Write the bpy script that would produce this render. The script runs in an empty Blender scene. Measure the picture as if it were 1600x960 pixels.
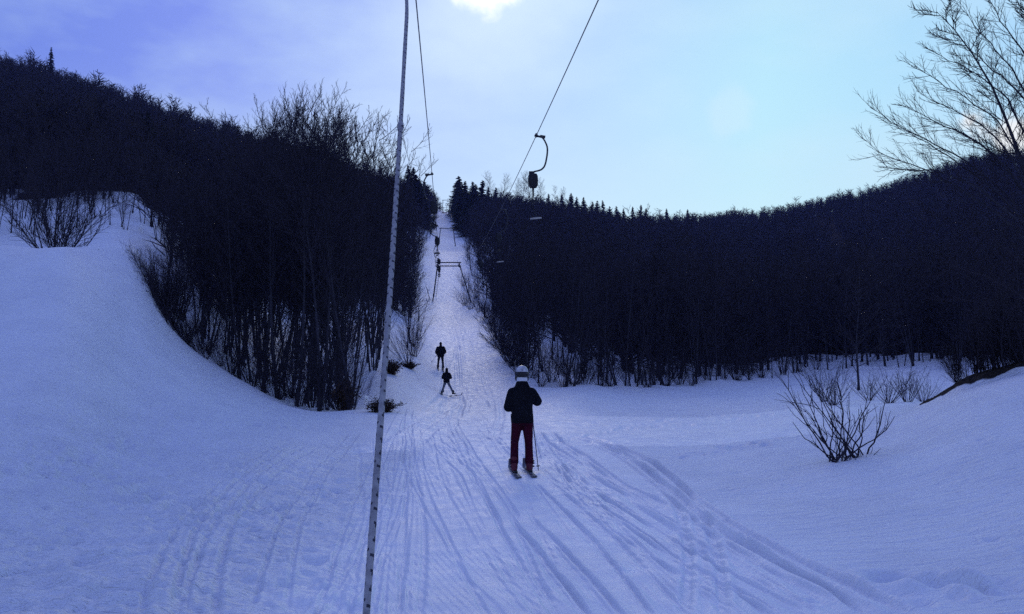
import bpy, math, random
import numpy as np

# ------------------------------------------------------------------ camera, sky, sun, exposure
scene = bpy.context.scene
COL = scene.collection
R = math.radians
F = 1386.0                                   # focal length in photo pixels (photo 1600 x 960)
EYE = 1.65
PITCH = math.atan(160.0 / F)
camd = bpy.data.cameras.new("camera")
camd.sensor_width = 36.0
camd.lens = 36.0 * F / 1600.0
camd.clip_start = 0.05
camd.clip_end = 6000.0
cam = bpy.data.objects.new("camera", camd)
COL.objects.link(cam)
cam.location = (0, 0, EYE)
cam.rotation_euler = (math.pi / 2 + PITCH, 0, 0)
scene.camera = cam
scene.view_settings.view_transform = 'Standard'
scene.view_settings.look = 'None'
scene.view_settings.exposure = 0.12
scene.view_settings.gamma = 1.0
scene.cycles.max_bounces = 5
scene.cycles.diffuse_bounces = 3
scene.cycles.glossy_bounces = 2
scene.cycles.transparent_max_bounces = 4
scene.cycles.use_denoising = False          # the photograph is grainy too
scene.cycles.sample_clamp_indirect = 1.0
scene.cycles.sample_clamp_direct = 4.0

SUN_EL = R(26.72)
SUN_AZ = R(-1.9)                             # from +Y, positive towards +X
SUN_DIR = np.array([math.sin(SUN_AZ) * math.cos(SUN_EL), math.cos(SUN_AZ) * math.cos(SUN_EL), math.sin(SUN_EL)])


def make_world():
    w = bpy.data.worlds.new("World")
    scene.world = w
    w.use_nodes = True
    nt = w.node_tree
    nt.nodes.clear()
    N, L = nt.nodes.new, nt.links.new

    def math_(op, a, b=None, clamp=False):
        n = N('ShaderNodeMath')
        n.operation = op
        n.use_clamp = clamp
        for i, v in enumerate((a, b)):
            if v is None:
                continue
            if isinstance(v, (int, float)):
                n.inputs[i].default_value = v
            else:
                L(v, n.inputs[i])
        return n.outputs[0]

    def mix(fac, a, b, mode='MIX'):
        n = N('ShaderNodeMix')
        n.data_type = 'RGBA'
        n.blend_type = mode
        for s, v in ((n.inputs[0], fac), (n.inputs[6], a), (n.inputs[7], b)):
            if isinstance(v, (int, float)):
                s.default_value = v
            elif isinstance(v, tuple):
                s.default_value = v + (1,)
            else:
                L(v, s)
        return n.outputs[2]

    tc = N('ShaderNodeTexCoord')
    d = tc.outputs['Generated']
    sep = N('ShaderNodeSeparateXYZ')
    L(d, sep.inputs[0])
    x, y, z = sep.outputs
    sky = N('ShaderNodeTexSky')
    sky.sky_type = 'NISHITA'
    sky.sun_disc = False
    sky.sun_elevation = SUN_EL
    sky.sun_rotation = SUN_AZ
    bg1 = N('ShaderNodeBackground')
    L(sky.outputs[0], bg1.inputs[0])
    bg1.inputs[1].default_value = 0.07
    # high thin veil of cloud: violet blue on the left, pale cyan on the right, dull deep blue behind
    ramp = N('ShaderNodeValToRGB')
    L(math_('ADD', math_('MULTIPLY', x, 0.9), 0.5, True), ramp.inputs[0])
    els = ramp.color_ramp.elements
    els[0].position, els[0].color = 0.05, (0.15, 0.24, 0.78, 1)
    els[1].position, els[1].color = 0.95, (0.43, 0.73, 1.0, 1)
    for p, c in ((0.22, (0.20, 0.30, 0.88, 1)), (0.42, (0.33, 0.51, 0.99, 1)), (0.60, (0.46, 0.72, 1.0, 1)), (0.74, (0.50, 0.85, 1.0, 1))):
        e = els.new(p)
        e.color = c
    col = ramp.outputs[0]
    back = math_('SMOOTH_MIN', 1.0, 1.0)
    mr = N('ShaderNodeMapRange')
    mr.interpolation_type = 'SMOOTHSTEP'
    L(y, mr.inputs[0])
    mr.inputs[1].default_value = -0.3
    mr.inputs[2].default_value = 0.75
    col = mix(mr.outputs[0], (0.085, 0.132, 0.62), col)
    # high up the veil thins
    mz = N('ShaderNodeMapRange')
    mz.interpolation_type = 'SMOOTHSTEP'
    L(z, mz.inputs[0])
    mz.inputs[1].default_value = 0.30
    mz.inputs[2].default_value = 0.85
    col = mix(mz.outputs[0], col, (0.095, 0.147, 0.67))
    # low over the hills it is paler
    ml = N('ShaderNodeMapRange')
    ml.interpolation_type = 'SMOOTHSTEP'
    L(z, ml.inputs[0])
    ml.inputs[1].default_value = 0.36
    ml.inputs[2].default_value = 0.15
    col = mix(math_('MULTIPLY', ml.outputs[0], 0.5), col, (0.70, 0.96, 1.0))
    # soft streaks
    mp = N('ShaderNodeMapping')
    mp.inputs['Scale'].default_value = (2.2, 2.2, 5.0)
    L(d, mp.inputs[0])
    ns = N('ShaderNodeTexNoise')
    ns.inputs['Scale'].default_value = 1.6
    ns.inputs['Detail'].default_value = 5
    ns.inputs['Roughness'].default_value = 0.55
    L(mp.outputs[0], ns.inputs[0])
    st = N('ShaderNodeMapRange')
    L(ns.outputs[0], st.inputs[0])
    st.inputs[1].default_value = 0.42
    st.inputs[2].default_value = 0.72
    col = mix(math_('MULTIPLY', st.outputs[0], 0.50), col, (0.66, 0.88, 1.0))
    # bright hole of cloud in front of the sun and glow around it
    def dot_to(v):
        n = N('ShaderNodeVectorMath')
        n.operation = 'DOT_PRODUCT'
        L(d, n.inputs[0])
        n.inputs[1].default_value = tuple(v)
        return n.outputs['Value']
    ds = dot_to(SUN_DIR)
    ang = math_('ARCCOSINE', math_('MINIMUM', ds, 0.99999))
    n2 = N('ShaderNodeTexNoise')
    n2.inputs['Scale'].default_value = 26
    n2.inputs['Detail'].default_value = 6
    L(d, n2.inputs[0])
    ang2 = math_('ADD', ang, math_('MULTIPLY', math_('SUBTRACT', n2.outputs[0], 0.5), 0.050))
    g = N('ShaderNodeMapRange')
    g.interpolation_type = 'SMOOTHSTEP'
    L(ang2, g.inputs[0])
    g.inputs[1].default_value = 0.15
    g.inputs[2].default_value = 0.02
    col = mix(math_('MULTIPLY', g.outputs[0], 0.55), col, (0.72, 0.92, 1.0))
    hole = N('ShaderNodeMapRange')
    hole.interpolation_type = 'SMOOTHSTEP'
    L(ang2, hole.inputs[0])
    hole.inputs[1].default_value = 0.043
    hole.inputs[2].default_value = 0.016
    col = mix(hole.outputs[0], col, (1.6, 1.55, 1.5))
    # small white cumulus heads low above the hill behind the tall tree
    for (px, py, rad) in ((1525, 190, 0.020), (1592, 203, 0.027), (1140, 178, 0.034)):
        v = pix_dir(px, py)
        a = math_('ARCCOSINE', math_('MINIMUM', dot_to(v), 0.99999))
        a = math_('ADD', a, math_('MULTIPLY', math_('SUBTRACT', n2.outputs[0], 0.5), 0.055))
        m = N('ShaderNodeMapRange')
        m.interpolation_type = 'SMOOTHSTEP'
        L(a, m.inputs[0])
        m.inputs[1].default_value = rad
        m.inputs[2].default_value = rad * 0.35
        k = 0.9 if px > 1300 else 0.12
        col = mix(math_('MULTIPLY', m.outputs[0], k), col, (1.0, 1.0, 0.98))
    bg2 = N('ShaderNodeBackground')
    L(col, bg2.inputs[0])
    bg2.inputs[1].default_value = 1.0
    ms = N('ShaderNodeMixShader')
    ms.inputs[0].default_value = 0.92
    L(bg1.outputs[0], ms.inputs[1])
    L(bg2.outputs[0], ms.inputs[2])
    out = N('ShaderNodeOutputWorld')
    L(ms.outputs[0], out.inputs[0])


CP, SP = math.cos(PITCH), math.sin(PITCH)


def pix_dir(px, py):
    u, v = (px - 800.0) / F, (480.0 - py) / F
    w = np.array([u, CP - v * SP, SP + v * CP])
    return w / np.linalg.norm(w)


def at(px, py, D):
    """the point at forward distance D that the photograph shows at pixel px, py"""
    w = pix_dir(px, py)
    return np.array([0, 0, EYE]) + w * (D / w[1])


make_world()
sl = bpy.data.lights.new("sun", 'SUN')
sl.energy = 0.26
sl.angle = R(14)
sl.color = (1.0, 0.93, 0.84)
so = bpy.data.objects.new("sun", sl)
COL.objects.link(so)
# a sun lamp shines along its -Z
so.rotation_euler = (math.pi / 2 - SUN_EL, 0, math.pi - SUN_AZ)


# ------------------------------------------------------------------ helpers
def tag(o, label=None, cat=None, group=None, kind=None):
    if label: o['label'] = label
    if cat: o['category'] = cat
    if group: o['group'] = group
    if kind: o['kind'] = kind
    return o


def empty(name, loc=(0, 0, 0), rz=0.0):
    o = bpy.data.objects.new(name, None)
    o.empty_display_size = 0.2
    COL.objects.link(o)
    o.location = tuple(float(v) for v in loc)
    o.rotation_euler = (0, 0, rz)
    return o


def np_mesh(name, V, quads=None, tris=None, mats=None, smooth=False):
    me = bpy.data.meshes.new(name)
    V = np.asarray(V, np.float32).reshape(-1, 3)
    quads = np.zeros((0, 4), np.int32) if quads is None else np.asarray(quads, np.int32).reshape(-1, 4)
    tris = np.zeros((0, 3), np.int32) if tris is None else np.asarray(tris, np.int32).reshape(-1, 3)
    me.vertices.add(len(V))
    me.vertices.foreach_set("co", V.ravel())
    nl = quads.size + tris.size
    me.loops.add(nl)
    me.loops.foreach_set("vertex_index", np.concatenate([quads.ravel(), tris.ravel()]).astype(np.int32))
    npoly = len(quads) + len(tris)
    me.polygons.add(npoly)
    ls = np.concatenate([np.arange(len(quads)) * 4, quads.size + np.arange(len(tris)) * 3]).astype(np.int32)
    me.polygons.foreach_set("loop_start", ls)
    if smooth:
        me.polygons.foreach_set("use_smooth", np.ones(npoly, bool))
    me.update(calc_edges=True)
    for m in (mats or []):
        me.materials.append(m)
    return me


def link(name, me, parent=None, loc=None):
    o = bpy.data.objects.new(name, me)
    COL.objects.link(o)
    if parent is not None:
        o.parent = parent
    if loc is not None:
        o.location = tuple(float(v) for v in loc)
    return o


class Tubes:
    """collects tapered tubes (and other closed pieces) into one mesh"""
    def __init__(self):
        self.groups = {}
        self.ev, self.eq, self.et = [], [], []

    def add(self, pts, rad, sides=5, caps=False):
        pts = np.asarray(pts, float)
        rad = np.broadcast_to(np.asarray(rad, float), (len(pts),))
        self.groups.setdefault((len(pts), sides, caps), []).append((pts, rad))
        return self

    def raw(self, V, quads=None, tris=None):
        self.ev.append((np.asarray(V, float), quads, tris))
        return self

    def box(self, lo, hi, M=None):
        (x0, y0, z0), (x1, y1, z1) = lo, hi
        V = np.array([(x0, y0, z0), (x1, y0, z0), (x1, y1, z0), (x0, y1, z0), (x0, y0, z1), (x1, y0, z1), (x1, y1, z1), (x0, y1, z1)], float)
        if M is not None:
            V = V @ np.asarray(M).T
        return self.raw(V, [(0, 3, 2, 1), (4, 5, 6, 7), (0, 1, 5, 4), (1, 2, 6, 5), (2, 3, 7, 6), (3, 0, 4, 7)])

    def arrays(self):
        VV, QQ, TT = [], [], []
        base = 0
        for (n, s, caps), lst in self.groups.items():
            P = np.array([a for a, _ in lst])
            Rr = np.array([b for _, b in lst])
            T = len(lst)
            tan = np.empty_like(P)
            tan[:, 1:-1] = P[:, 2:] - P[:, :-2] if n > 2 else 0
            tan[:, 0] = P[:, 1] - P[:, 0]
            tan[:, -1] = P[:, -1] - P[:, -2]
            tan /= np.linalg.norm(tan, axis=2, keepdims=True) + 1e-9
            mean = P[:, -1] - P[:, 0]
            ref = np.where((np.abs(mean[:, 2]) > 0.8 * np.linalg.norm(mean, axis=1))[:, None], np.array([1.0, 0.13, 0]), np.array([0.0, 0.07, 1.0]))[:, None, :]
            a = np.cross(tan, np.broadcast_to(ref, tan.shape))
            a /= np.linalg.norm(a, axis=2, keepdims=True) + 1e-9
            b = np.cross(tan, a)
            th = np.arange(s) * 2 * math.pi / s
            ring = P[:, :, None, :] + Rr[:, :, None, None] * (a[:, :, None, :] * np.cos(th)[None, None, :, None] + b[:, :, None, :] * np.sin(th)[None, None, :, None])
            V = ring.reshape(-1, 3)
            k = np.arange(s)
            k2 = (k + 1) % s
            i = np.arange(n - 1)[:, None] * s
            q = np.stack([i + k, i + s + k, i + s + k2, i + k2], -1).reshape(-1, 4)
            off = (np.arange(T) * n * s)[:, None, None] + base
            QQ.append((q[None] + off).reshape(-1, 4))
            if caps and s > 2:
                f0 = np.stack([np.zeros(s - 2, int), k[1:-1], k[2:]], -1)
                f1 = np.stack([np.zeros(s - 2, int), k[2:], k[1:-1]], -1) + (n - 1) * s
                TT.append((np.concatenate([f0, f1])[None] + off).reshape(-1, 3))
            VV.append(V)
            base += len(V)
        for V, q, t in self.ev:
            VV.append(V)
            if q is not None:
                QQ.append(np.asarray(q) + base)
            if t is not None:
                TT.append(np.asarray(t) + base)
            base += len(V)
        V = np.concatenate(VV) if VV else np.zeros((0, 3))
        Q = np.concatenate(QQ) if QQ else None
        Tt = np.concatenate(TT) if TT else None
        return V, Q, Tt

    def mesh(self, name, mat, smooth=False):
        V, Q, T = self.arrays()
        return np_mesh(name, V, Q, T, [mat], smooth)

    def build(self, name, mat, parent=None, smooth=False, loc=None):
        return link(name, self.mesh(name, mat, smooth), parent, loc)


def smoothstep(a, b, x):
    t = np.clip((x - a) / (b - a), 0, 1)
    return t * t * (3 - 2 * t)


def vnoise(x, y, seed=0):
    """value noise in 0..1"""
    xi, yi = np.floor(x).astype(np.int64), np.floor(y).astype(np.int64)
    xf, yf = x - xi, y - yi
    xf, yf = xf * xf * (3 - 2 * xf), yf * yf * (3 - 2 * yf)

    def h(a, b):
        n = (a * 374761393 + b * 668265263 + seed * 2147483647) & 0xFFFFFFFF
        n = ((n ^ (n >> 13)) * 1274126177) & 0xFFFFFFFF
        return ((n ^ (n >> 16)) & 0xFFFF) / 65535.0
    return (h(xi, yi) * (1 - xf) + h(xi + 1, yi) * xf) * (1 - yf) + (h(xi, yi + 1) * (1 - xf) + h(xi + 1, yi + 1) * xf) * yf


# ------------------------------------------------------------------ materials
def mat(name, color, rough=0.7, metal=0.0, spec=0.3, noise=None, bump=0.0, nscale=8.0):
    m = bpy.data.materials.new(name)
    m.use_nodes = True
    nt = m.node_tree
    b = nt.nodes['Principled BSDF']
    b.inputs['Roughness'].default_value = rough
    b.inputs['Metallic'].default_value = metal
    b.inputs['Specular IOR Level'].default_value = spec
    b.inputs['Base Color'].default_value = tuple(color) + (1,)
    if noise or bump:
        tc = nt.nodes.new('ShaderNodeTexCoord')
        n = nt.nodes.new('ShaderNodeTexNoise')
        n.inputs['Scale'].default_value = nscale
        n.inputs['Detail'].default_value = 6
        nt.links.new(tc.outputs['Object'], n.inputs[0])
        if noise:
            mx = nt.nodes.new('ShaderNodeMix')
            mx.data_type = 'RGBA'
            mx.inputs[6].default_value = tuple(color) + (1,)
            mx.inputs[7].default_value = tuple(noise) + (1,)
            mr = nt.nodes.new('ShaderNodeMapRange')
            mr.inputs[1].default_value = 0.35
            mr.inputs[2].default_value = 0.65
            nt.links.new(n.outputs[0], mr.inputs[0])
            nt.links.new(mr.outputs[0], mx.inputs[0])
            nt.links.new(mx.outputs[2], b.inputs['Base Color'])
        if bump:
            bp = nt.nodes.new('ShaderNodeBump')
            bp.inputs['Strength'].default_value = bump
            bp.inputs['Distance'].default_value = 0.02
            nt.links.new(n.outputs[0], bp.inputs['Height'])
            nt.links.new(bp.outputs[0], b.inputs['Normal'])
    return m


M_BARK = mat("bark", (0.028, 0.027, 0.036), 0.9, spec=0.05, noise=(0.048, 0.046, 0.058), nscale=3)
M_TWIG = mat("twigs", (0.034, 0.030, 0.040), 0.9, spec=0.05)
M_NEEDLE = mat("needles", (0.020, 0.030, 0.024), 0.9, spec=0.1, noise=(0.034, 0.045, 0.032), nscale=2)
M_DRYLEAF = mat("dry_leaves", (0.060, 0.036, 0.026), 0.9, spec=0.1, noise=(0.035, 0.026, 0.022), nscale=4)
M_STEEL = mat("weathered_steel", (0.045, 0.045, 0.05), 0.6, metal=0.2, noise=(0.025, 0.025, 0.03), nscale=12)
M_CABLE = mat("cable_steel", (0.16, 0.16, 0.17), 0.5, metal=0.5)
M_PLASTIC = mat("dark_plastic", (0.014, 0.014, 0.018), 0.6, spec=0.2, noise=(0.022, 0.022, 0.026))
M_BARWOOD = mat("pale_bar", (0.45, 0.42, 0.38), 0.6, noise=(0.35, 0.32, 0.28))
M_ROPE_W = mat("white_cord", (0.34, 0.33, 0.33), 0.85, noise=(0.22, 0.21, 0.22), nscale=60)
M_ROPE_D = mat("dark_cord", (0.035, 0.035, 0.05), 0.85)
M_WOOD = mat("grey_wood", (0.10, 0.085, 0.07), 0.85, noise=(0.06, 0.05, 0.045))


def snow_material():
    m = bpy.data.materials.new("snow")
    m.use_nodes = True
    nt = m.node_tree
    N, L = nt.nodes.new, nt.links.new
    b = nt.nodes['Principled BSDF']
    b.inputs['Roughness'].default_value = 0.55
    b.inputs['Specular IOR Level'].default_value = 0.35
    tc = N('ShaderNodeTexCoord')
    P = tc.outputs['Object']

    def noise(scale, detail, mp=None, rough=0.5):
        n = N('ShaderNodeTexNoise')
        n.inputs['Scale'].default_value = scale
        n.inputs['Detail'].default_value = detail
        n.inputs['Roughness'].default_value = rough
        if mp:
            q = N('ShaderNodeMapping')
            q.inputs['Scale'].default_value = mp[0]
            q.inputs['Rotation'].default_value = mp[1]
            L(P, q.inputs[0])
            L(q.outputs[0], n.inputs[0])
        else:
            L(P, n.inputs[0])
        return n.outputs[0]

    def mr(v, a, c, d=0.0, e=1.0):
        n = N('ShaderNodeMapRange')
        L(v, n.inputs[0])
        for i, q in enumerate((a, c, d, e)):
            n.inputs[i + 1].default_value = q
        return n.outputs[0]

    def mix(f, a, c):
        n = N('ShaderNodeMix')
        n.data_type = 'RGBA'
        for s, v in ((n.inputs[0], f), (n.inputs[6], a), (n.inputs[7], c)):
            if isinstance(v, tuple):
                s.default_value = v + (1,)
            elif isinstance(v, (int, float)):
                s.default_value = v
            else:
                L(v, s)
        return n.outputs[2]

    def attr(nm):
        a = N('ShaderNodeAttribute')
        a.attribute_name = nm
        return a.outputs['Fac']

    def mul(a, c):
        n = N('ShaderNodeMath')
        n.operation = 'MULTIPLY'
        for i, v in enumerate((a, c)):
            if isinstance(v, (int, float)):
                n.inputs[i].default_value = v
            else:
                L(v, n.inputs[i])
        return n.outputs[0]

    def add(a, c):
        n = N('ShaderNodeMath')
        n.operation = 'ADD'
        L(a, n.inputs[0])
        L(c, n.inputs[1])
        return n.outputs[0]

    c = mix(mr(noise(0.9, 6), 0.4, 0.62), (0.82, 0.84, 0.87), (0.76, 0.78, 0.82))
    # old snow: fine grit and scattered bits of bark
    c = mix(mul(mr(noise(38, 3), 0.66, 0.74), 0.35), c, (0.45, 0.43, 0.42))
    gloom = mix(mr(noise(1.3, 4), 0.4, 0.6), (0.050, 0.036, 0.030), (0.030, 0.024, 0.022))  # gloom among the trunks, put into the colour of the snow there
    f_l = mr(add(attr("wood_gloom"), mul(noise(0.7, 5), 0.7)), 0.72, 0.92)
    c = mix(f_l, c, gloom)
    earth = mix(mr(noise(9, 5), 0.4, 0.6), (0.055, 0.045, 0.036), (0.025, 0.021, 0.020))
    f_b = mr(add(attr("bare"), mul(noise(2.5, 6), 0.6)), 0.72, 0.80)
    c = mix(f_b, c, earth)
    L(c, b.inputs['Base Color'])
    dull = N('ShaderNodeMath')
    dull.operation = 'MAXIMUM'
    L(f_l, dull.inputs[0])
    L(f_b, dull.inputs[1])
    L(mr(dull.outputs[0], 0, 1, 0.35, 0.02), b.inputs['Specular IOR Level'])
    ro = N('ShaderNodeMath')
    ro.operation = 'MAXIMUM'
    L(dull.outputs[0], ro.inputs[0])
    L(mr(mul(attr("packed"), mr(noise(3.5, 4), 0.35, 0.7)), 0, 1, 0.38, 0.0), ro.inputs[1])
    L(mr(ro.outputs[0], 0, 1, 0.40, 1.0), b.inputs['Roughness'])
    # surface relief: grain everywhere, wind ripples on the untouched slopes, comb marks on the groomed strips
    grain = noise(28, 4, None, 0.6)
    ripple = noise(2.6, 5, ((1.0, 3.6, 1.0), (0, 0, R(-18))), 0.6)
    wv = N('ShaderNodeTexWave')
    wv.wave_type = 'BANDS'
    wv.bands_direction = 'X'
    wv.inputs['Scale'].default_value = 4.6
    wv.inputs['Distortion'].default_value = 0.35
    q = N('ShaderNodeMapping')
    q.inputs['Rotation'].default_value = (0, 0, R(-16))
    L(P, q.inputs[0])
    L(q.outputs[0], wv.inputs[0])
    b1 = N('ShaderNodeBump')
    b1.inputs['Strength'].default_value = 0.7
    b1.inputs['Distance'].default_value = 0.022
    L(grain, b1.inputs['Height'])
    b2 = N('ShaderNodeBump')
    b2.inputs['Distance'].default_value = 0.13
    L(attr("wild"), b2.inputs['Strength'])
    L(ripple, b2.inputs['Height'])
    L(b1.outputs[0], b2.inputs['Normal'])
    b3 = N('ShaderNodeBump')
    b3.inputs['Distance'].default_value = 0.006
    L(attr("comb"), b3.inputs['Strength'])
    L(wv.outputs[1], b3.inputs['Height'])
    L(b2.outputs[0], b3.inputs['Normal'])
    L(b3.outputs[0], b.inputs['Normal'])
    return m


M_SNOW = snow_material()

# ------------------------------------------------------------------ terrain: what the photograph shows at pixel (px, py) lies at distance D
CTRL = [
    # ski trail
    (700, 655, 30), (700, 619, 47), (692, 579, 57.7), (705, 530, 85), (700, 478, 130), (698, 400, 190), (698, 365, 250), (698, 335, 325), (698, 345, 420),
    # foreground
    (200, 960, 7.1), (800, 960, 7.15), (1450, 955, 7.1), (815, 740, 15.3), (700, 800, 12.2), (815, 650, 30),
    # snowfield on the left, its lip and the slope behind it
    (-350, 780, 12), (-350, 520, 22), (-350, 375, 27), (-350, 415, 38), (-350, 300, 65),
    (0, 800, 13), (0, 640, 18), (0, 500, 23), (0, 388, 27), (0, 396, 31), (0, 418, 38), (0, 372, 52), (0, 332, 62), (100, 390, 27.5), (100, 400, 31.5), (100, 415, 38), (100, 372, 52), (100, 332, 62),
    (200, 800, 13.5), (200, 640, 21), (200, 500, 26), (150, 395, 29.0), (150, 385, 37), (150, 360, 50), (200, 401, 29.5), (205, 385, 36), (205, 362, 50), (200, 322, 66), (222, 408, 30.0), (240, 452, 30.5), (262, 490, 31.0), (262, 470, 38), (330, 562, 31.0), (345, 535, 40),
    (400, 800, 13), (400, 700, 19), (400, 640, 25.5), (390, 606, 29.5), (420, 590, 38), (450, 520, 62), (450, 430, 100),
    (550, 710, 20), (545, 645, 28), (560, 612, 38), (560, 540, 55), (560, 440, 110), (620, 652, 27.5),
    (640, 634, 34), (612, 598, 40), (640, 560, 57), (655, 502, 100), (620, 395, 165), (640, 330, 270), (650, 312, 320),
    (300, 455, 45), (300, 350, 75), (300, 290, 140),
    (0, 240, 125), (0, 165, 200), (0, 114, 300), (-350, 200, 125), (-350, 35, 300),
    (200, 265, 125), (200, 215, 190), (200, 186, 300), (100, 145, 300), (300, 218, 300), (400, 340, 125), (400, 270, 200), (370, 238, 300), (450, 262, 300), (550, 290, 300),
    # field and bank on the right
    (950, 650, 30), (900, 618, 41), (880, 606, 49), (1000, 608, 53), (1200, 594, 63), (1300, 580, 72),
    (1100, 650, 30), (1250, 650, 25.5), (1200, 700, 18.5), (1330, 722, 15), (1000, 700, 19.5), (1100, 800, 12.0),
    (1600, 850, 8.7), (1600, 700, 12.6), (1600, 584, 18.5), (1500, 612, 19.5), (1440, 636, 20.5), (1600, 640, 25), (1500, 640, 28), (1440, 628, 29), (1600, 600, 48), (1420, 594, 50), (1500, 760, 11.6),
    (1950, 830, 8.2), (1950, 640, 12.6), (1950, 480, 18.5), (1950, 520, 25), (1950, 540, 48), (1950, 470, 100), (1950, 320, 200), (1950, 230, 330),
    # forest slope on the right
    (800, 560, 66), (770, 520, 86), (762, 468, 130), (742, 398, 190), (730, 345, 300), (735, 335, 330), (790, 332, 330), (900, 348, 340), (1050, 366, 400), (1150, 360, 440), (1300, 336, 430), (1400, 312, 400), (1500, 275, 380), (1600, 258, 360),
    (900, 505, 110), (900, 425, 190), (1050, 510, 110), (1050, 445, 200), (1200, 520, 110), (1200, 440, 220), (1400, 510, 110), (1400, 400, 220), (1600, 500, 100), (1600, 370, 200),
    # beyond the ridges
    (0, 200, 480), (200, 270, 480), (370, 320, 480), (550, 370, 480), (790, 400, 520), (1050, 450, 600), (1300, 420, 600), (1600, 370, 560), (-350, 130, 480), (1950, 350, 520),
]
AZC, KR = 0.22, 0.9


def _polar(x, y):
    az = np.clip(np.arctan2(x, np.maximum(y, 1e-6) if np.isscalar(y) else y), -0.80, 0.80)
    r = np.hypot(x, y)
    return az, r


_cp = np.array([at(*c) for c in CTRL])
for yy in (2.0, 4.0):
    for aa in (-0.7, -0.35, 0, 0.35, 0.7):
        _cp = np.vstack([_cp, [yy * math.tan(aa), yy, 0.0]])
_caz, _cr = _polar(_cp[:, 0], _cp[:, 1])
_ch = _cp[:, 2] / _cr
_cu = np.stack([_caz / AZC, np.log(_cr) * KR], 1)


def _ker(d2):
    return 0.5 * d2 * np.log(d2 + 1e-12)


def _fit():
    n = len(_cu)
    d2 = ((_cu[:, None] - _cu[None]) ** 2).sum(2)
    A = np.zeros((n + 3, n + 3))
    A[:n, :n] = _ker(d2) + np.eye(n) * 0.002
    A[:n, n] = 1
    A[:n, n + 1:] = _cu
    A[n, :n] = 1
    A[n + 1:, :n] = _cu.T
    return np.linalg.solve(A, np.concatenate([_ch, np.zeros(3)]))


_W = _fit()


def ground(x, y):
    """smooth height of the snow surface"""
    x, y = np.atleast_1d(np.asarray(x, float)), np.atleast_1d(np.asarray(y, float))
    sh = x.shape
    x, y = x.ravel(), y.ravel()
    az, r = _polar(x, y)
    rc = np.clip(r, 1.5, 560)
    u = np.stack([az / AZC, np.log(rc) * KR], 1)
    h = np.empty(len(x))
    for i in range(0, len(x), 20000):
        s = slice(i, i + 20000)
        d2 = ((u[s, None] - _cu[None]) ** 2).sum(2)
        h[s] = _ker(d2) @ _W[:-3] + _W[-3] + u[s] @ _W[-2:]
    z = h * rc * np.where(r < 1.5, r / 1.5, 1)
    front = smoothstep(-0.25, 0.35, y / np.maximum(r, 1e-6))
    z = z * front + (1 - front) * (-0.02 * r * (r < 100) - 2.0 * (r >= 100))
    z = z * (1 - smoothstep(560, 1400, r)) - 30 * smoothstep(560, 1400, r)
    return z.reshape(sh)


def g1(x, y):
    return float(ground(x, y)[0])


def to_px(x, y, z):
    dz = z - EYE
    w = y * CP + dz * SP
    v = -y * SP + dz * CP
    return 800 + F * x / w, 480 - F * v / w


def hit(px, py, lo=4.0, hi=120.0):
    """first point of the snow surface seen at pixel px, py"""
    D = np.exp(np.linspace(math.log(lo), math.log(hi), 700))
    w = pix_dir(px, py)
    P = np.array([0, 0, EYE])[None] + w[None] * (D / w[1])[:, None]
    below = P[:, 2] < ground(P[:, 0], P[:, 1])
    i = int(np.argmax(below)) if below.any() else len(D) - 1
    return P[i]


TR_D = [20, 30, 47, 57, 85, 110, 130, 190, 250, 330, 420]
TR_L = [560, 640, 652, 657, 658, 656, 655, 668, 679, 689, 690]
TR_R = [1000, 900, 812, 800, 780, 757, 737, 722, 716, 708, 708]


def trail_px(D):
    return np.interp(D, TR_D, TR_L), np.interp(D, TR_D, TR_R)


EDGE_PX = [-600, -350, -100, 100, 200, 236, 262, 330, 400, 540, 568, 580, 596, 620, 640, 655, 690]
EDGE_DL = [54, 54, 54, 53, 57, 40, 32.5, 31.5, 31, 29.5, 31, 43, 47, 52, 56, 62, 90]
RIGHT_PX = [700, 760, 800, 850, 900, 1000, 1100, 1200, 1270, 1350, 1600, 1900]
RIGHT_DR = [330, 120, 58, 50, 49, 54, 58, 65, 75, 70, 50, 42]


def forest(x, y):
    """metres inside the edge of the wood (negative outside)"""
    D = np.maximum(y, 1.0)
    px = 800 + F * x / (D * CP)
    l, r = trail_px(D)
    inl = np.minimum(D - np.interp(px, EDGE_PX, EDGE_DL), (l - px) * D / F)
    inr = np.minimum(D - np.interp(px, RIGHT_PX, RIGHT_DR), (px - r) * D / F)
    return np.where(y > 5, np.maximum(inl, inr), -10.0)


# ------------------------------------------------------------------ ski tracks, footprints and the snow surface
rs = np.random.default_rng(5)


def px_track(pts):
    P = np.array([hit(*p) for p in pts])
    o = np.argsort(P[:, 1])
    return P[o, 1], P[o, 0]


TRACKS = []       # (ys, xs, groove width, depth, berm)


def tr(pts, w=0.07, d=0.03, b=0.02):
    ys, xs = px_track(pts)
    yy = np.linspace(ys[0], ys[-1], 80)
    xx = np.interp(yy, ys, xs)
    for _ in range(14):
        xx[1:-1] = (xx[:-2] + 2 * xx[1:-1] + xx[2:]) / 4
    if w > 0.08:          # a pair of skis
        g = rs.uniform(0.10, 0.15)
        TRACKS.append((yy, xx - g, w * 0.36, d * 0.75, b * 0.7))
        TRACKS.append((yy, xx + g * rs.uniform(0.9, 1.2), w * 0.36, d * 0.75, b * 0.9))
    else:
        TRACKS.append((yy, xx, w * 0.8, d * 0.85, b * 0.9))


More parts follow.
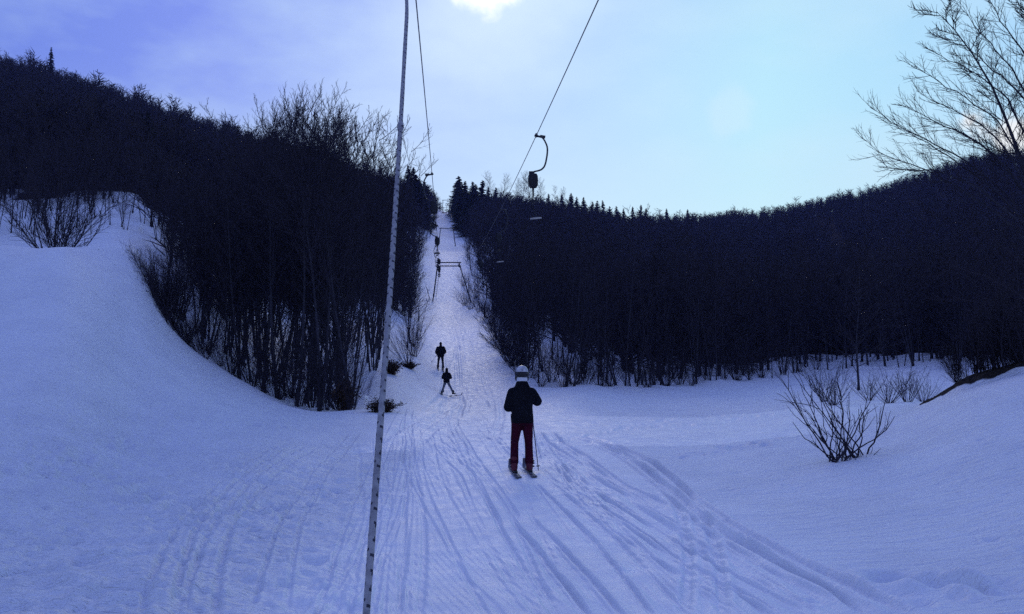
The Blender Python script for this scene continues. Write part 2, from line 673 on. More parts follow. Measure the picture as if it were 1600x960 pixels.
tr([(878, 678), (960, 700), (1035, 745), (1078, 800), (1098, 870), (1098, 975)], 0.20, 0.05, 0.04)
tr([(905, 680), (985, 708), (1060, 768), (1130, 826), (1230, 880), (1330, 930), (1420, 975)], 0.20, 0.055, 0.055)
tr([(915, 690), (975, 715), (1040, 765), (1110, 828), (1205, 885), (1300, 940), (1360, 978)], 0.12, 0.035, 0.025)
tr([(850, 735), (930, 780), (1010, 828), (1095, 885), (1180, 930), (1260, 975)], 0.10, 0.05, 0.03)
tr([(845, 745), (920, 795), (990, 845), (1075, 900), (1150, 945), (1200, 980)], 0.09, 0.04, 0.025)
tr([(840, 748), (895, 800), (950, 850), (985, 890), (1060, 980)], 0.10, 0.04, 0.03)
tr([(800, 800), (850, 850), (900, 910), (960, 985)], 0.10, 0.05, 0.035)
tr([(848, 672), (862, 690), (900, 712), (960, 760), (1040, 800)], 0.16, 0.05, 0.06)
tr([(812, 640), (825, 680), (835, 720)], 0.10, 0.03, 0.03)
tr([(500, 690), (400, 760), (345, 830), (320, 900), (310, 975)], 0.16, 0.05, 0.02)
tr([(470, 690), (350, 760), (290, 830), (260, 900), (245, 975)], 0.16, 0.05, 0.02)
tr([(560, 670), (500, 740), (450, 830), (420, 960)], 0.10, 0.03, 0.02)
for i in range(46):
    y1 = rs.uniform(22, 34)
    y0 = rs.uniform(6.0, 6.8) if i % 4 else rs.uniform(8, 14)
    fr = rs.uniform(0, 1)
    xs1 = -3.9 + 3.3 * min(1, max(0, fr + rs.normal(0, 0.10)))
    x0 = -1.7 + 4.3 * fr + (y0 - 6.5) * -0.08
    yy = np.linspace(y0, y1, 40)
    t = (yy - y0) / (y1 - y0)
    xx = x0 + (xs1 - x0) * t + math.sin(rs.uniform(0, 6.28)) * 0.3 * np.sin(t * math.pi) + 0.035 * np.sin(t * rs.uniform(5, 14) + rs.uniform(0, 6))
    w = rs.uniform(0.028, 0.055)
    dd = rs.uniform(0.004, 0.016)
    TRACKS.append((yy, xx, w, dd, dd * rs.uniform(0.4, 1.0)))
    if rs.random() < 0.6:
        TRACKS.append((yy, xx + rs.uniform(0.16, 0.34), w, dd, dd * 0.5))
for i in range(18):        # the fan of tracks that leaves the lift line towards the lower right
    a, c = rs.uniform(0, 1), rs.uniform(-18, 18)
    tr([(832 + 60 * a + c * 0.3, 690 + rs.uniform(-10, 25)), (880 + 110 * a + c, 760), (930 + 200 * a + c, 830 - 10 * a), (990 + 310 * a + c, 900 - 10 * a), (1060 + 400 * a + c, 980)], rs.uniform(0.035, 0.075), rs.uniform(0.008, 0.022), rs.uniform(0.008, 0.020))
for i in range(16):        # up the trail
    y0, y1 = rs.uniform(20, 40), rs.uniform(60, 160)
    yy = np.linspace(y0, y1, 40)
    l, r = trail_px(yy)
    f0, f1 = rs.uniform(0.08, 0.8), rs.uniform(0.1, 0.9)
    f = f0 + (f1 - f0) * (yy - y0) / (y1 - y0)
    px = l + (np.minimum(r, 830) - l) * f
    xx = (px - 800) / F * yy * CP
    TRACKS.append((yy, xx, 0.14, 0.02, 0.012))

PRINTS = []      # footprints: x, y, radius, depth


def prints(pts, n, jit=0.15, rad=0.12, dep=0.06):
    P = np.array([hit(*p)[:2] for p in pts])
    s = np.concatenate([[0], np.cumsum(np.linalg.norm(np.diff(P, axis=0), axis=1))])
    for k in range(n):
        u = s[-1] * (k + rs.uniform(-0.2, 0.2)) / n
        x, y = np.interp(u, s, P[:, 0]), np.interp(u, s, P[:, 1])
        PRINTS.append((x + rs.normal(0, jit), y + rs.normal(0, jit), rad * rs.uniform(0.7, 1.4), dep * rs.uniform(0.6, 1.3)))


prints([(-40, 728), (60, 740), (160, 752), (240, 778), (300, 800)], 34, 0.22, 0.17, 0.075)
prints([(-30, 905), (90, 890), (200, 880)], 16, 0.12, 0.15, 0.05)
prints([(20, 960), (150, 945), (300, 930)], 18, 0.15, 0.16, 0.06)
prints([(90, 725), (130, 712), (215, 688)], 9, 0.1, 0.15, 0.07)
prints([(880, 690), (1000, 668), (1150, 655), (1250, 640)], 22, 0.12, 0.11, 0.05)
prints([(960, 672), (1080, 650), (1190, 645)], 14, 0.15, 0.11, 0.05)
prints([(1060, 715), (1120, 705), (1230, 688)], 16, 0.2, 0.12, 0.06)
prints([(1370, 905), (1480, 915), (1590, 930)], 12, 0.08, 0.16, 0.06)
prints([(200, 660), (330, 655), (500, 665)], 16, 0.25, 0.13, 0.05)
prints([(230, 820), (330, 812), (450, 800)], 22, 0.3, 0.13, 0.06)
prints([(380, 780), (430, 800), (480, 790), (540, 760)], 18, 0.25, 0.12, 0.05)
for _ in range(210):       # lumps kicked up and scattered in the rough snow on the left
    px, py = rs.uniform(-120, 560), rs.uniform(690, 985)
    p = hit(px, py)
    PRINTS.append((p[0], p[1], rs.uniform(0.06, 0.16), rs.uniform(-0.03, 0.055)))
for _ in range(46):
    px, py = rs.uniform(900, 1640), rs.uniform(660, 985)
    p = hit(px, py)
    PRINTS.append((p[0], p[1], rs.uniform(0.06, 0.14), rs.uniform(0.0, 0.03)))


def build_terrain():
    th = np.concatenate([np.linspace(-180, -48, 60)[:-1], np.linspace(-48, -32, 90)[:-1], np.linspace(-32, 32, 1250)[:-1], np.linspace(32, 48, 90)[:-1], np.linspace(48, 180, 60)[:-1]])
    th = np.radians(th)
    rr = [0.25]
    while rr[-1] < 3200:
        q = rr[-1]
        rr.append(q + (0.09 if q < 6 else min(max(0.02, 0.00030 * q * q) if q < 22 else 0.00062 * q * q, 0.025 * q) if q < 420 else 0.06 * q))
    rr = np.array(rr)
    nr, nt_ = len(rr), len(th)
    X = rr[:, None] * np.sin(th)[None]
    Y = rr[:, None] * np.cos(th)[None]
    Z = ground(X, Y)
    near = (X ** 2 + Y ** 2 < 200 ** 2) & (Y > -2)
    x, y = X[near], Y[near]
    r = np.hypot(x, y)
    px = 800 + F * x / (np.maximum(y, 0.5) * CP)
    tl, trr = trail_px(y)
    on = smoothstep(-25, 40, px - tl) * (1 - smoothstep(-40, 60, px - np.where(y < 30, 1500 - 20 * (30 - y), trr)))
    on = np.where(y < 20, smoothstep(-2.6, -1.2, x) * (1 - smoothstep(2.5 + 0 * x, 5.2, x + 0.12 * y)), on)
    roughl = smoothstep(-0.6, -2.6, x + 0.03 * (y - 8)) * (1 - smoothstep(17, 24, y)) * smoothstep(-16, -9, x + 0 * y)
    dz = 0.09 * (vnoise(x / 3.1, y / 3.1, 1) - 0.5) + 0.035 * (vnoise(x / 0.9, y / 1.2, 2) - 0.5)
    dz = dz * smoothstep(3, 9, r)
    dz += roughl * (0.085 * (vnoise(x / 0.55, y / 0.33, 3) - 0.5) + 0.060 * (vnoise(x / 0.22, y / 0.15, 4) - 0.5) + 0.04 * (vnoise(x / 0.10, y / 0.08, 7) - 0.5))
    dz += (1 - on) * (0.022 * (vnoise(x / 0.35, y / 0.25, 5) - 0.5) + 0.05 * (vnoise(x / 1.7, (y + 0.35 * x) / 0.45, 15) - 0.5) * vnoise(x / 2.5, y / 2.5, 16))
    dz += on * 0.008 * (vnoise(x / 0.12, y / 0.5, 6) - 0.5)
    for (ys, xs, w, d, b) in TRACKS:
        sel = np.nonzero((y > ys[0]) & (y < ys[-1]) & (np.abs(x - np.interp(y, ys, xs)) < 5 * w))[0]
        if not len(sel):
            continue
        yy = y[sel]
        sl_ = np.gradient(xs, ys)
        u = (x[sel] - np.interp(yy, ys, xs)) / np.sqrt(1 + np.interp(yy, ys, sl_) ** 2)
        fade = smoothstep(ys[0], ys[0] + 0.8, yy) * (1 - smoothstep(ys[-1] - 2, ys[-1], yy))
        fade = fade * (0.45 + 0.8 * vnoise(yy / 3.0, xs[0] * 7 + 0 * yy, 8))
        core = -d * np.exp(-(u / (w * 0.62)) ** 4)
        berm = b * (np.exp(-((u - w * 1.25) / (w * 0.5)) ** 2) * (0.7 + 0.6 * vnoise(x[sel] * 3, yy * 2, 9)) + 0.5 * np.exp(-((u + w * 1.25) / (w * 0.45)) ** 2))
        dz[sel] += fade * (core + berm)
    order = np.argsort(y)
    ysorted = y[order]
    for (cx, cy, rad, dep) in PRINTS:
        i0, i1 = np.searchsorted(ysorted, [cy - 3.5 * rad, cy + 3.5 * rad])
        s = order[i0:i1]
        s = s[np.abs(x[s] - cx) < 3 * rad]
        if len(s):
            q = ((x[s] - cx) / rad) ** 2 + ((y[s] - cy) / (1.25 * rad)) ** 2
            dz[s] += -dep * np.exp(-q ** 1.5) + 0.35 * dep * np.exp(-((np.sqrt(q) - 1.5) / 0.45) ** 2)
    # snow humps and wells in the wood
    Zn = Z[near] + dz * (1 - 0.6 * smoothstep(60, 150, r))
    Z[near] = Zn
    f = forest(X, Y)
    Z += np.where((f > -3) & (Y < 250) & (Y > 10), smoothstep(-3, 1, f) * 0.5 * (vnoise(X / 2.3, Y / 2.3, 11) - 0.5), 0)
    hill = X < -0.30 * Y
    wood_gloom = smoothstep(7, 20, f - 8 * hill + np.where(hill, 22, 5) * (vnoise(X / 4, Y / 9, 12) - 0.5))  # snow painted dark deep in the wood, standing in for shade
    wild = np.full(X.shape, 0.35)
    wild[near] = 0.75 * (1 - on) + 0.08 + 0.25 * roughl
    packed = np.zeros(X.shape)
    packed[near] = on
    comb = np.zeros(X.shape)
    comb[near] = on * smoothstep(0.5, 0.62, vnoise(x / 1.1, y / 2.2, 13)) * (1 - smoothstep(24, 34, y)) * 0.9
    # bare earth below the lip of the bank on the right
    PX = 800 + F * X / (np.maximum(Y, 1) * CP)
    lipD = np.interp(PX, [1430, 1500, 1600, 1950], [20.7, 19.7, 18.7, 18.5])
    bare = np.where(Y > 3, smoothstep(1425, 1450, PX) * np.exp(-((Y - lipD - 1.15) / 0.55) ** 4), 0)
    Z += bare * np.interp(PX, [1430, 1520, 1600, 1950], [0.10, 0.30, 0.36, 0.36]) * (0.7 + 0.6 * vnoise(X / 0.5, Y / 0.5, 31))
    nth = np.arange(nt_)
    i = np.arange(nr - 1)[:, None] * nt_
    k2 = (nth + 1) % nt_
    quads = np.stack([i + nth, i + nt_ + nth, i + nt_ + k2, i + k2], -1).reshape(-1, 4)[:, ::-1]
    V = np.stack([X, Y, Z], -1).reshape(-1, 3)
    c = len(V)
    V = np.vstack([V, [0, 0, float(Z[0].mean())]])
    tris = np.stack([nth, k2, np.full(nt_, c)], -1)[:, ::-1]
    me = np_mesh("snow_ground", V, quads, tris, [M_SNOW], True)
    for nm, A in (("wood_gloom", wood_gloom), ("packed", packed), ("wild", wild), ("comb", comb), ("bare", bare)):
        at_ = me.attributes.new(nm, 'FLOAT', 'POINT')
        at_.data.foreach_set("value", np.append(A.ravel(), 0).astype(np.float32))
    return tag(link("snow_ground", me), kind='structure')


build_terrain()


# ------------------------------------------------------------------ trees
def bez(p0, d0, L, n, up, wob, rng):
    """a branch: leaves p0 along d0, turns towards the light by `up`, wobbles"""
    pts = [p0]
    d = d0 / np.linalg.norm(d0)
    for i in range(n - 1):
        d = d + np.array([0, 0, up / (n - 1)]) + rng.normal(0, wob, 3)
        d /= np.linalg.norm(d)
        pts.append(pts[-1] + d * L / (n - 1))
    return np.array(pts)


def side_dir(axis, ang, phi):
    a = np.cross(axis, [0.3, 0.2, 1.0] if abs(axis[2]) < 0.9 else [1.0, 0.1, 0])
    a /= np.linalg.norm(a)
    b = np.cross(axis, a)
    return axis * math.cos(ang) + (a * math.cos(phi) + b * math.sin(phi)) * math.sin(ang)


def along(P, t):
    f = t * (len(P) - 1)
    i = min(int(f), len(P) - 2)
    return P[i] + (P[i + 1] - P[i]) * (f - i), (P[i + 1] - P[i]) / (np.linalg.norm(P[i + 1] - P[i]) + 1e-9)


def twigs_on(crown, P, L, r, rng, n, depth, ang=(0.5, 0.9), up=0.35, start=0.15):
    for k in range(n):
        t = start + (1 - start) * (k + rng.uniform(0.1, 0.9)) / n
        p, ax = along(P, t)
        l = L * (1.05 - 0.55 * t) * rng.uniform(0.6, 1.25)
        d = side_dir(ax, rng.uniform(*ang), rng.uniform(0, 6.283))
        q = bez(p, d, l, 4 if depth else 3, up, 0.10, rng)
        crown.add(q, np.linspace(r, r * 0.45, len(q)), 3)
        if depth:
            twigs_on(crown, q, l * 0.48, r * 0.62, rng, max(3, int(n * 0.8)), depth - 1, ang, up, 0.1)


def bare_tree(rng, H, stems=1, spread=0.24, low=0.22, limbs=20, depth=1, rb=None, lean=0.05, twr=0.010, tn=7):
    trunk, crown = Tubes(), Tubes()
    for s in range(stems):
        a = rng.uniform(0, 6.283)
        off = np.array([math.cos(a), math.sin(a), 0]) * (0.0 if stems == 1 else rng.uniform(0.12, 0.35))
        h = H * (1 if s == 0 else rng.uniform(0.6, 0.95))
        le = lean if stems == 1 else rng.uniform(0.05, 0.20)
        d = np.array([math.cos(a) * le, math.sin(a) * le, 1.0])
        P = bez(off + [0, 0, -0.35], d, h + 0.35, 12, 0.10, 0.026, rng)
        r0 = rb or (0.0050 * H + 0.014) * (1 if stems == 1 else 0.75)
        rad = r0 * (1 - np.linspace(0, 1, 12) ** 0.9 * 0.93)
        rad[0] *= 1.5
        trunk.add(P, rad, 7)
        nl = int(limbs * (1 if stems == 1 else 0.62))
        for k in range(nl):
            t = low + (0.97 - low) * (k + rng.uniform(0.1, 0.9)) / nl
            p, ax = along(P, t)
            l = H * spread * (1.25 - 0.85 * t) * rng.uniform(0.7, 1.25) + 0.35
            dd = side_dir(ax, rng.uniform(0.65, 1.15) - 0.25 * t, k * 2.4 + rng.uniform(-0.5, 0.5))
            q = bez(p, dd, l, 6, 0.42, 0.10, rng)
            r1 = max(r0 * (1 - t * 0.9) * 0.42, 0.016)
            (trunk if r1 > 0.035 else crown).add(q, np.linspace(r1, twr * 0.8, 6), 4)
            twigs_on(crown, q, l * 0.5, max(twr, r1 * 0.4), rng, tn, depth)
    return trunk, crown


def conifer(rng, H, wid=0.2, rows=36, dens=12):
    trunk, crown = Tubes(), Tubes()
    trunk.add([(0, 0, -0.4), (0, 0, H * 0.5), (0.02, 0, H)], [0.02 * H, 0.011 * H, 0.012], 6)
    V, T = [], []
    for i in range(rows):
        t = i / (rows - 1)
        z = H * (0.07 + 0.9 * t)
        for k in range(max(4, int(dens * (1 - 0.55 * t)))):
            a = rng.uniform(0, 6.283)
            l = H * wid * (1 - t) ** 0.8 * rng.uniform(0.55, 1.15) + 0.12
            drop = rng.uniform(0.05, 0.45) * l
            d = np.array([math.cos(a), math.sin(a), 0])
            s = np.array([-d[1], d[0], 0])
            p0 = np.array([0, 0, z + rng.uniform(-0.2, 0.2)])
            crown.add([p0, p0 + d * l * 0.55 + [0, 0, -drop * 0.4], p0 + d * l + [0, 0, -drop + 0.12 * l]], [0.02, 0.014, 0.006], 3)
            m = 7
            for j in range(m):       # needle sprays along the branch, drooping
                u = (j + 0.6) / m
                c = p0 + d * l * u + np.array([0, 0, -drop * u])
                w = 0.34 * l * (1.1 - u) + 0.16
                for sg in (-1, 1):
                    b0 = len(V)
                    V += [c + d * 0.10, c - d * 0.08, c + s * sg * w * rng.uniform(0.6, 1.1) + d * w * 0.5 + np.array([0, 0, -w * rng.uniform(0.1, 0.6)])]
                    T.append((b0, b0 + 1, b0 + 2))
                b0 = len(V)
                V += [c + d * 0.12, c - d * 0.12, c + np.array([0, 0, -w * rng.uniform(0.5, 0.9)]) + s * rng.uniform(-0.1, 0.1)]
                T.append((b0, b0 + 1, b0 + 2))
    crown.raw(V, None, T)
    return trunk, crown


def shrub(rng, H, n, fan=0.7, tw=0.008, wob=0.12, kids=6, bias=(0, 0), base=0.25, depth=0):
    stems, twg = Tubes(), Tubes()
    for k in range(n):
        a = rng.uniform(0, 6.283)
        le = rng.uniform(0.05, fan)
        d = np.array([math.cos(a) * le + bias[0], math.sin(a) * le + bias[1], 1.0])
        p0 = np.array([math.cos(a), math.sin(a), 0]) * rng.uniform(0, base) + [0, 0, -0.12]
        l = H * rng.uniform(0.55, 1.1)
        q = bez(p0, d, l, 8, 0.25, wob, rng)
        r = tw * rng.uniform(1.0, 2.0)
        stems.add(q, np.linspace(r, tw * 0.45, 8), 5)
        if kids:
            twigs_on(twg, q, l * 0.36, tw * 0.75, rng, kids, depth, (0.35, 0.8), 0.3, 0.25)
    return stems, twg


def leafy(rng, H, W, n):
    """low bush that kept its withered leaves"""
    st, V, T = Tubes(), [], []
    for k in range(34):
        a = rng.uniform(0, 6.283)
        d = np.array([math.cos(a) * rng.uniform(0.1, 1.1) * W / H, math.sin(a) * rng.uniform(0.1, 1.1) * W / H, 1])
        q = bez(np.array([0, 0, -0.1]), d, H * rng.uniform(0.5, 1.05), 5, 0.1, 0.12, rng)
        st.add(q, np.linspace(0.018, 0.006, 5), 4)
        for j in range(n):
            c, _ = along(q, rng.uniform(0.15, 1))
            c = c + rng.normal(0, 0.09, 3)
            u, v = rng.normal(0, 0.045, 3), rng.normal(0, 0.045, 3)
            b = len(V)
            V += [c - u, c + v, c + u]
            T.append((b, b + 1, b + 2))
    lv = Tubes().raw(V, None, T)
    return st, lv


class Kind:
    """meshes of one kind of plant, shared by every plant grown from it"""
    def __init__(self, name, pair, names, mats):
        self.name, self.names = name, names
        self.me = [t.mesh(n, m) for t, n, m in zip(pair, names, mats)]
        self.first = None

    def place(self, loc, rz, sc, label, cat, group=None, tilt=(0, 0)):
        o = empty(self.name, loc, rz)
        o.rotation_euler = (tilt[0], tilt[1], rz)
        o.scale = (sc, sc, sc) if np.isscalar(sc) else sc
        tag(o, label, cat, group)
        for n, me in zip(self.names, self.me):
            link(n, me, o)
        return o


class Whole(Kind):
    """a shrub: one mesh, no parts"""
    def __init__(self, name, pair, mats):
        t = pair[0]
        for k, v in pair[1].groups.items():
            t.groups.setdefault(k, []).extend(v)
        self.name = name
        self.mesh_ = t.mesh(name, mats[0])

    def place(self, loc, rz, sc, label, cat, group=None, tilt=(0, 0)):
        o = link(self.name, self.mesh_, None, loc)
        o.rotation_euler = (tilt[0], tilt[1], rz)
        o.scale = (sc, sc, sc) if np.isscalar(sc) else sc
        return tag(o, label, cat, group)


rt = np.random.default_rng(11)
TC = ["trunk", "crown"]
BM = [M_BARK, M_TWIG]
BARE = [Kind("bare_tree", bare_tree(rt, 10.0, 1, 0.20, 0.30, 24), TC, BM),
        Kind("bare_tree", bare_tree(rt, 10.0, 1, 0.24, 0.22, 26), TC, BM),
        Kind("bare_tree", bare_tree(rt, 10.0, 2, 0.20, 0.25, 24), TC, BM),
        Kind("bare_tree", bare_tree(rt, 10.0, 3, 0.18, 0.22, 22), TC, BM),
        Kind("bare_tree", bare_tree(rt, 10.0, 3, 0.22, 0.16, 24), TC, BM),
        Kind("bare_tree", bare_tree(rt, 10.0, 1, 0.30, 0.14, 30), TC, BM)]
FINE = [Kind("bare_tree", bare_tree(rt, 12.0, 1, 0.24, 0.40, 30, twr=0.009, tn=9), TC, BM),
        Kind("bare_tree", bare_tree(rt, 12.0, 2, 0.20, 0.38, 30, twr=0.009, tn=9), TC, BM)]
CONI = [Kind("conifer_tree", conifer(rt, 10.0, 0.20), TC, [M_BARK, M_NEEDLE]),
        Kind("conifer_tree", conifer(rt, 10.0, 0.17, 38, 11), TC, [M_BARK, M_NEEDLE]),
        Kind("conifer_tree", conifer(rt, 10.0, 0.24, 34, 12), TC, [M_BARK, M_NEEDLE])]
FAN = [Whole("bare_shrub", shrub(rt, 3.2, 26, 0.95, 0.010, 0.07, 7, depth=0), [M_TWIG]),
       Whole("bare_shrub", shrub(rt, 3.0, 18, 0.6, 0.012, 0.08, 7, depth=0), [M_TWIG]),
       Whole("bare_shrub", shrub(rt, 3.2, 30, 1.0, 0.012, 0.07, 9, depth=1), [M_TWIG])]
SWEEP = [Whole("bare_shrub", shrub(rt, 4.0, 26, 0.55, 0.014, 0.07, 8, bias=(-0.55, -0.55), base=0.4, depth=1), [M_TWIG]),
         Whole("bare_shrub", shrub(rt, 4.0, 22, 0.45, 0.014, 0.08, 8, bias=(-0.9, -0.5), base=0.4, depth=1), [M_TWIG])]

N_IND = [0]


def put_at(kind, px, py, h, label, group, cat="shrub", base=3.1, **kw):
    p = hit(px, py)
    return put(kind, 800 + p[0] * F / p[1], p[1] + 0.15, h, label, group, cat=cat, base=base, **kw)


def put(kind, px, D, h, label, group, dz=0.0, cat="tree", base=10.0, rz=None, tilt=None, wide=1.0):
    x = (px - 800) / F * D * 1.0 / CP * CP
    # the pixel column fixes the bearing, D the distance along it
    z = g1(x, D)
    s = h / base
    tl = tilt if tilt is not None else (rt.normal(0, 0.04), rt.normal(0, 0.04))
    N_IND[0] += 1
    return kind.place((x, D, z + dz), rt.uniform(0, 6.283) if rz is None else rz, (s * wide, s * wide, s), label, cat, group, tl)


LB_L = "leafless dark tree packed into the thicket between the snowfield and the ski trail"
GR_L = "bare trees of the thicket beside the snowfield"
LB_R = "leafless dark tree in the wall of forest beyond the flat snow past the skier"
GR_R = "bare trees along the front of the big forest"
LB_H = "leafless tree among the front trees of the hillside above the snowfield"
GR_H = "bare trees at the foot of the hillside above the snowfield"
LB_T = "leafless tree at the edge of the narrow upper ski trail"
GR_T = "bare trees lining the upper trail"

taken = []


def free(x, y, d):
    for a, b in taken:
        if (a - x) ** 2 + (b - y) ** 2 < d * d:
            return False
    taken.append((x, y))
    return True


# thicket on the left: a dense front row on the lip, then deeper rows
cnt = 0
for i in range(4000):
    if cnt >= 125:
        break
    px = rt.uniform(252, 640)
    e = float(np.interp(px, EDGE_PX, EDGE_DL))
    u = rt.random()
    D = e + 0.3 + (u ** 1.6) * 26
    l, r = trail_px(D)
    if px > l - 8 - 1300 / D or (px > 562 and D < 43) or px > 592:
        continue
    x = (px - 800) / F * D
    if not free(x, D, 0.75 + 0.03 * (D - 28)):
        continue
    # crown line of the thicket in the photograph
    topy = np.interp(px, [230, 300, 370, 430, 470, 520, 560, 620, 660], [330, 270, 205, 155, 138, 165, 172, 225, 320])
    z = g1(x, D)
    h = (EYE + (640 - topy) / F * D) - z
    h = h * rt.uniform(0.82, 1.03) if rt.random() < 0.72 else h * rt.uniform(0.45, 0.7)
    h = min(max(h, 3.5), 14.0)
    k = BARE[int(rt.integers(0, 5))] if h < 8 or px > 520 or rt.random() < 0.4 else FINE[int(rt.integers(0, 2))]
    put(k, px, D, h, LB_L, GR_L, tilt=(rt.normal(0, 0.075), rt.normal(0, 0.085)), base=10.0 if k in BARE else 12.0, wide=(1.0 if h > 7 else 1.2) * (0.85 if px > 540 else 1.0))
    cnt += 1

# front of the forest on the right
cnt = 0
for i in range(6000):
    if cnt >= 150:
        break
    px = rt.uniform(770, 1640)
    e = float(np.interp(px, RIGHT_PX, RIGHT_DR))
    D = e + 0.3 + (rt.random() ** 1.5) * 26
    l, r = trail_px(D)
    if px < r + 4 + 700 / D:
        continue
    x = (px - 800) / F * D
    if not free(x, D, 1.1):
        continue
    h = rt.uniform(7.5, 10.8) if rt.random() < 0.7 else rt.uniform(4, 8)
    k = BARE[int(rt.integers(0, 6))]
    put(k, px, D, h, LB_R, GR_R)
    cnt += 1

# foot of the hillside above the snowfield
for i, (px, D, h) in enumerate([(-60, 54, 6), (-40, 56, 7), (-18, 53, 5.5), (4, 54, 6), (14, 57, 6), (28, 55, 5.5), (40, 53.5, 5), (52, 57, 6.5), (62, 54, 5), (75, 57, 6.5), (86, 55, 5.5), (97, 56, 6), (22, 60, 7), (46, 62, 7.5), (70, 63, 8), (108, 55, 5.0), (120, 53, 4.2), (128, 60, 6.5), (140, 57, 5.0), (152, 58, 4.5), (160, 52, 4.0), (178, 51, 3.6), (186, 50, 4.0), (196, 62, 7), (212, 56, 5.5), (226, 58, 5.5), (240, 52, 5.5),
                              (35, 70, 6.5), (90, 70, 6.5), (130, 72, 6.5), (168, 68, 6.5), (222, 68, 5.2), (262, 60, 5.2), (285, 60, 5.2), (-80, 64, 6.5), (300, 72, 5.2), (-10, 72, 6.5), (60, 76, 6.5), (155, 76, 6.5), (205, 74, 5.2), (245, 72, 5.2), (110, 78, 6.5)]):
    put(BARE[2 + i % 4], px, D, h, LB_H, GR_H)

# both sides of the narrow upper trail
for i in range(34):
    D = 62 + 150 * ((i // 2) / 16.0) ** 1.15 + rt.uniform(-3, 3)
    l, r = trail_px(D)
    px = (l - 1100 / D - rt.uniform(1, 6)) if i % 2 == 0 else (r + 900 / D + rt.uniform(1, 7))
    put(BARE[int(rt.integers(0, 6))], px, D, rt.uniform(5.5, 9), LB_T, GR_T)

# conifers at the top of the trail and along the ridge
LB_C = "dark pointed conifer standing beside the top of the ski trail"
for px, D, h in [(708, 300, 11), (704, 322, 12), (716, 290, 11), (722, 280, 8.5), (699, 350, 9), (712, 262, 9), (726, 262, 8), (730, 300, 10.5), (735, 286, 10), (720, 240, 7), (742, 306, 10.5), (668, 300, 7.5),
                 (664, 282, 9.0), (672, 290, 7), (684, 322, 5.0), (660, 250, 8.0), (670, 262, 5.5), (660, 262, 10.5), (654, 280, 11), (646, 300, 10), (671, 240, 6)]:
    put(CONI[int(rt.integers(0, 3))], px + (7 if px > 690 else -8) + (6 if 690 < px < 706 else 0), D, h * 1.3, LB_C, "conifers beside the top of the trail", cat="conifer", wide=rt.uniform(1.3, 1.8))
LB_K = "small dark conifer poking up along the forest skyline"
for px, D, h in [(858, 338, 8), (880, 340, 8.5), (893, 342, 9.5), (905, 342, 8.5), (915, 345, 9), (925, 345, 8), (936, 350, 9), (948, 352, 9.5), (957, 355, 8), (968, 358, 8.5), (978, 362, 8), (992, 365, 9), (1004, 370, 10), (1012, 374, 9), (1047, 392, 9.5), (1080, 400, 9), (762, 322, 8.5), (775, 325, 8)]:
    put(CONI[int(rt.integers(0, 3))], px, D, h * 1.25, LB_K, "conifers along the skyline", cat="conifer", wide=1.3)
put(CONI[1], 52, 285, 14, "lone narrow conifer standing tallest on the bare skyline of the steep hill", None, cat="conifer", wide=0.9)
for px, D, h in [(212, 120, 9), (222, 125, 10), (200, 135, 9), (240, 140, 9.5), (258, 128, 8)]:
    put(CONI[int(rt.integers(0, 3))], px, D, h, "dark conifer among bare trees on the steep hillside above the snowfield", "conifers on the steep hillside", cat="conifer")
for px, D, h in [(770, 320, 15), (783, 325, 14), (805, 330, 13), (818, 326, 15), (830, 330, 15.5), (845, 330, 14), (862, 335, 13), (880, 338, 12)]:
    put(FINE[int(rt.integers(0, 2))], px, D, h, "tall feathery bare tree rising above the conifers on the ridge", "bare trees on the ridge", base=12.0, wide=1.15)
put(FINE[0], 388, 62, 12.8, "slender bare tree standing alone above the hillside skyline beside the thicket", None, base=12.0, wide=1.3)


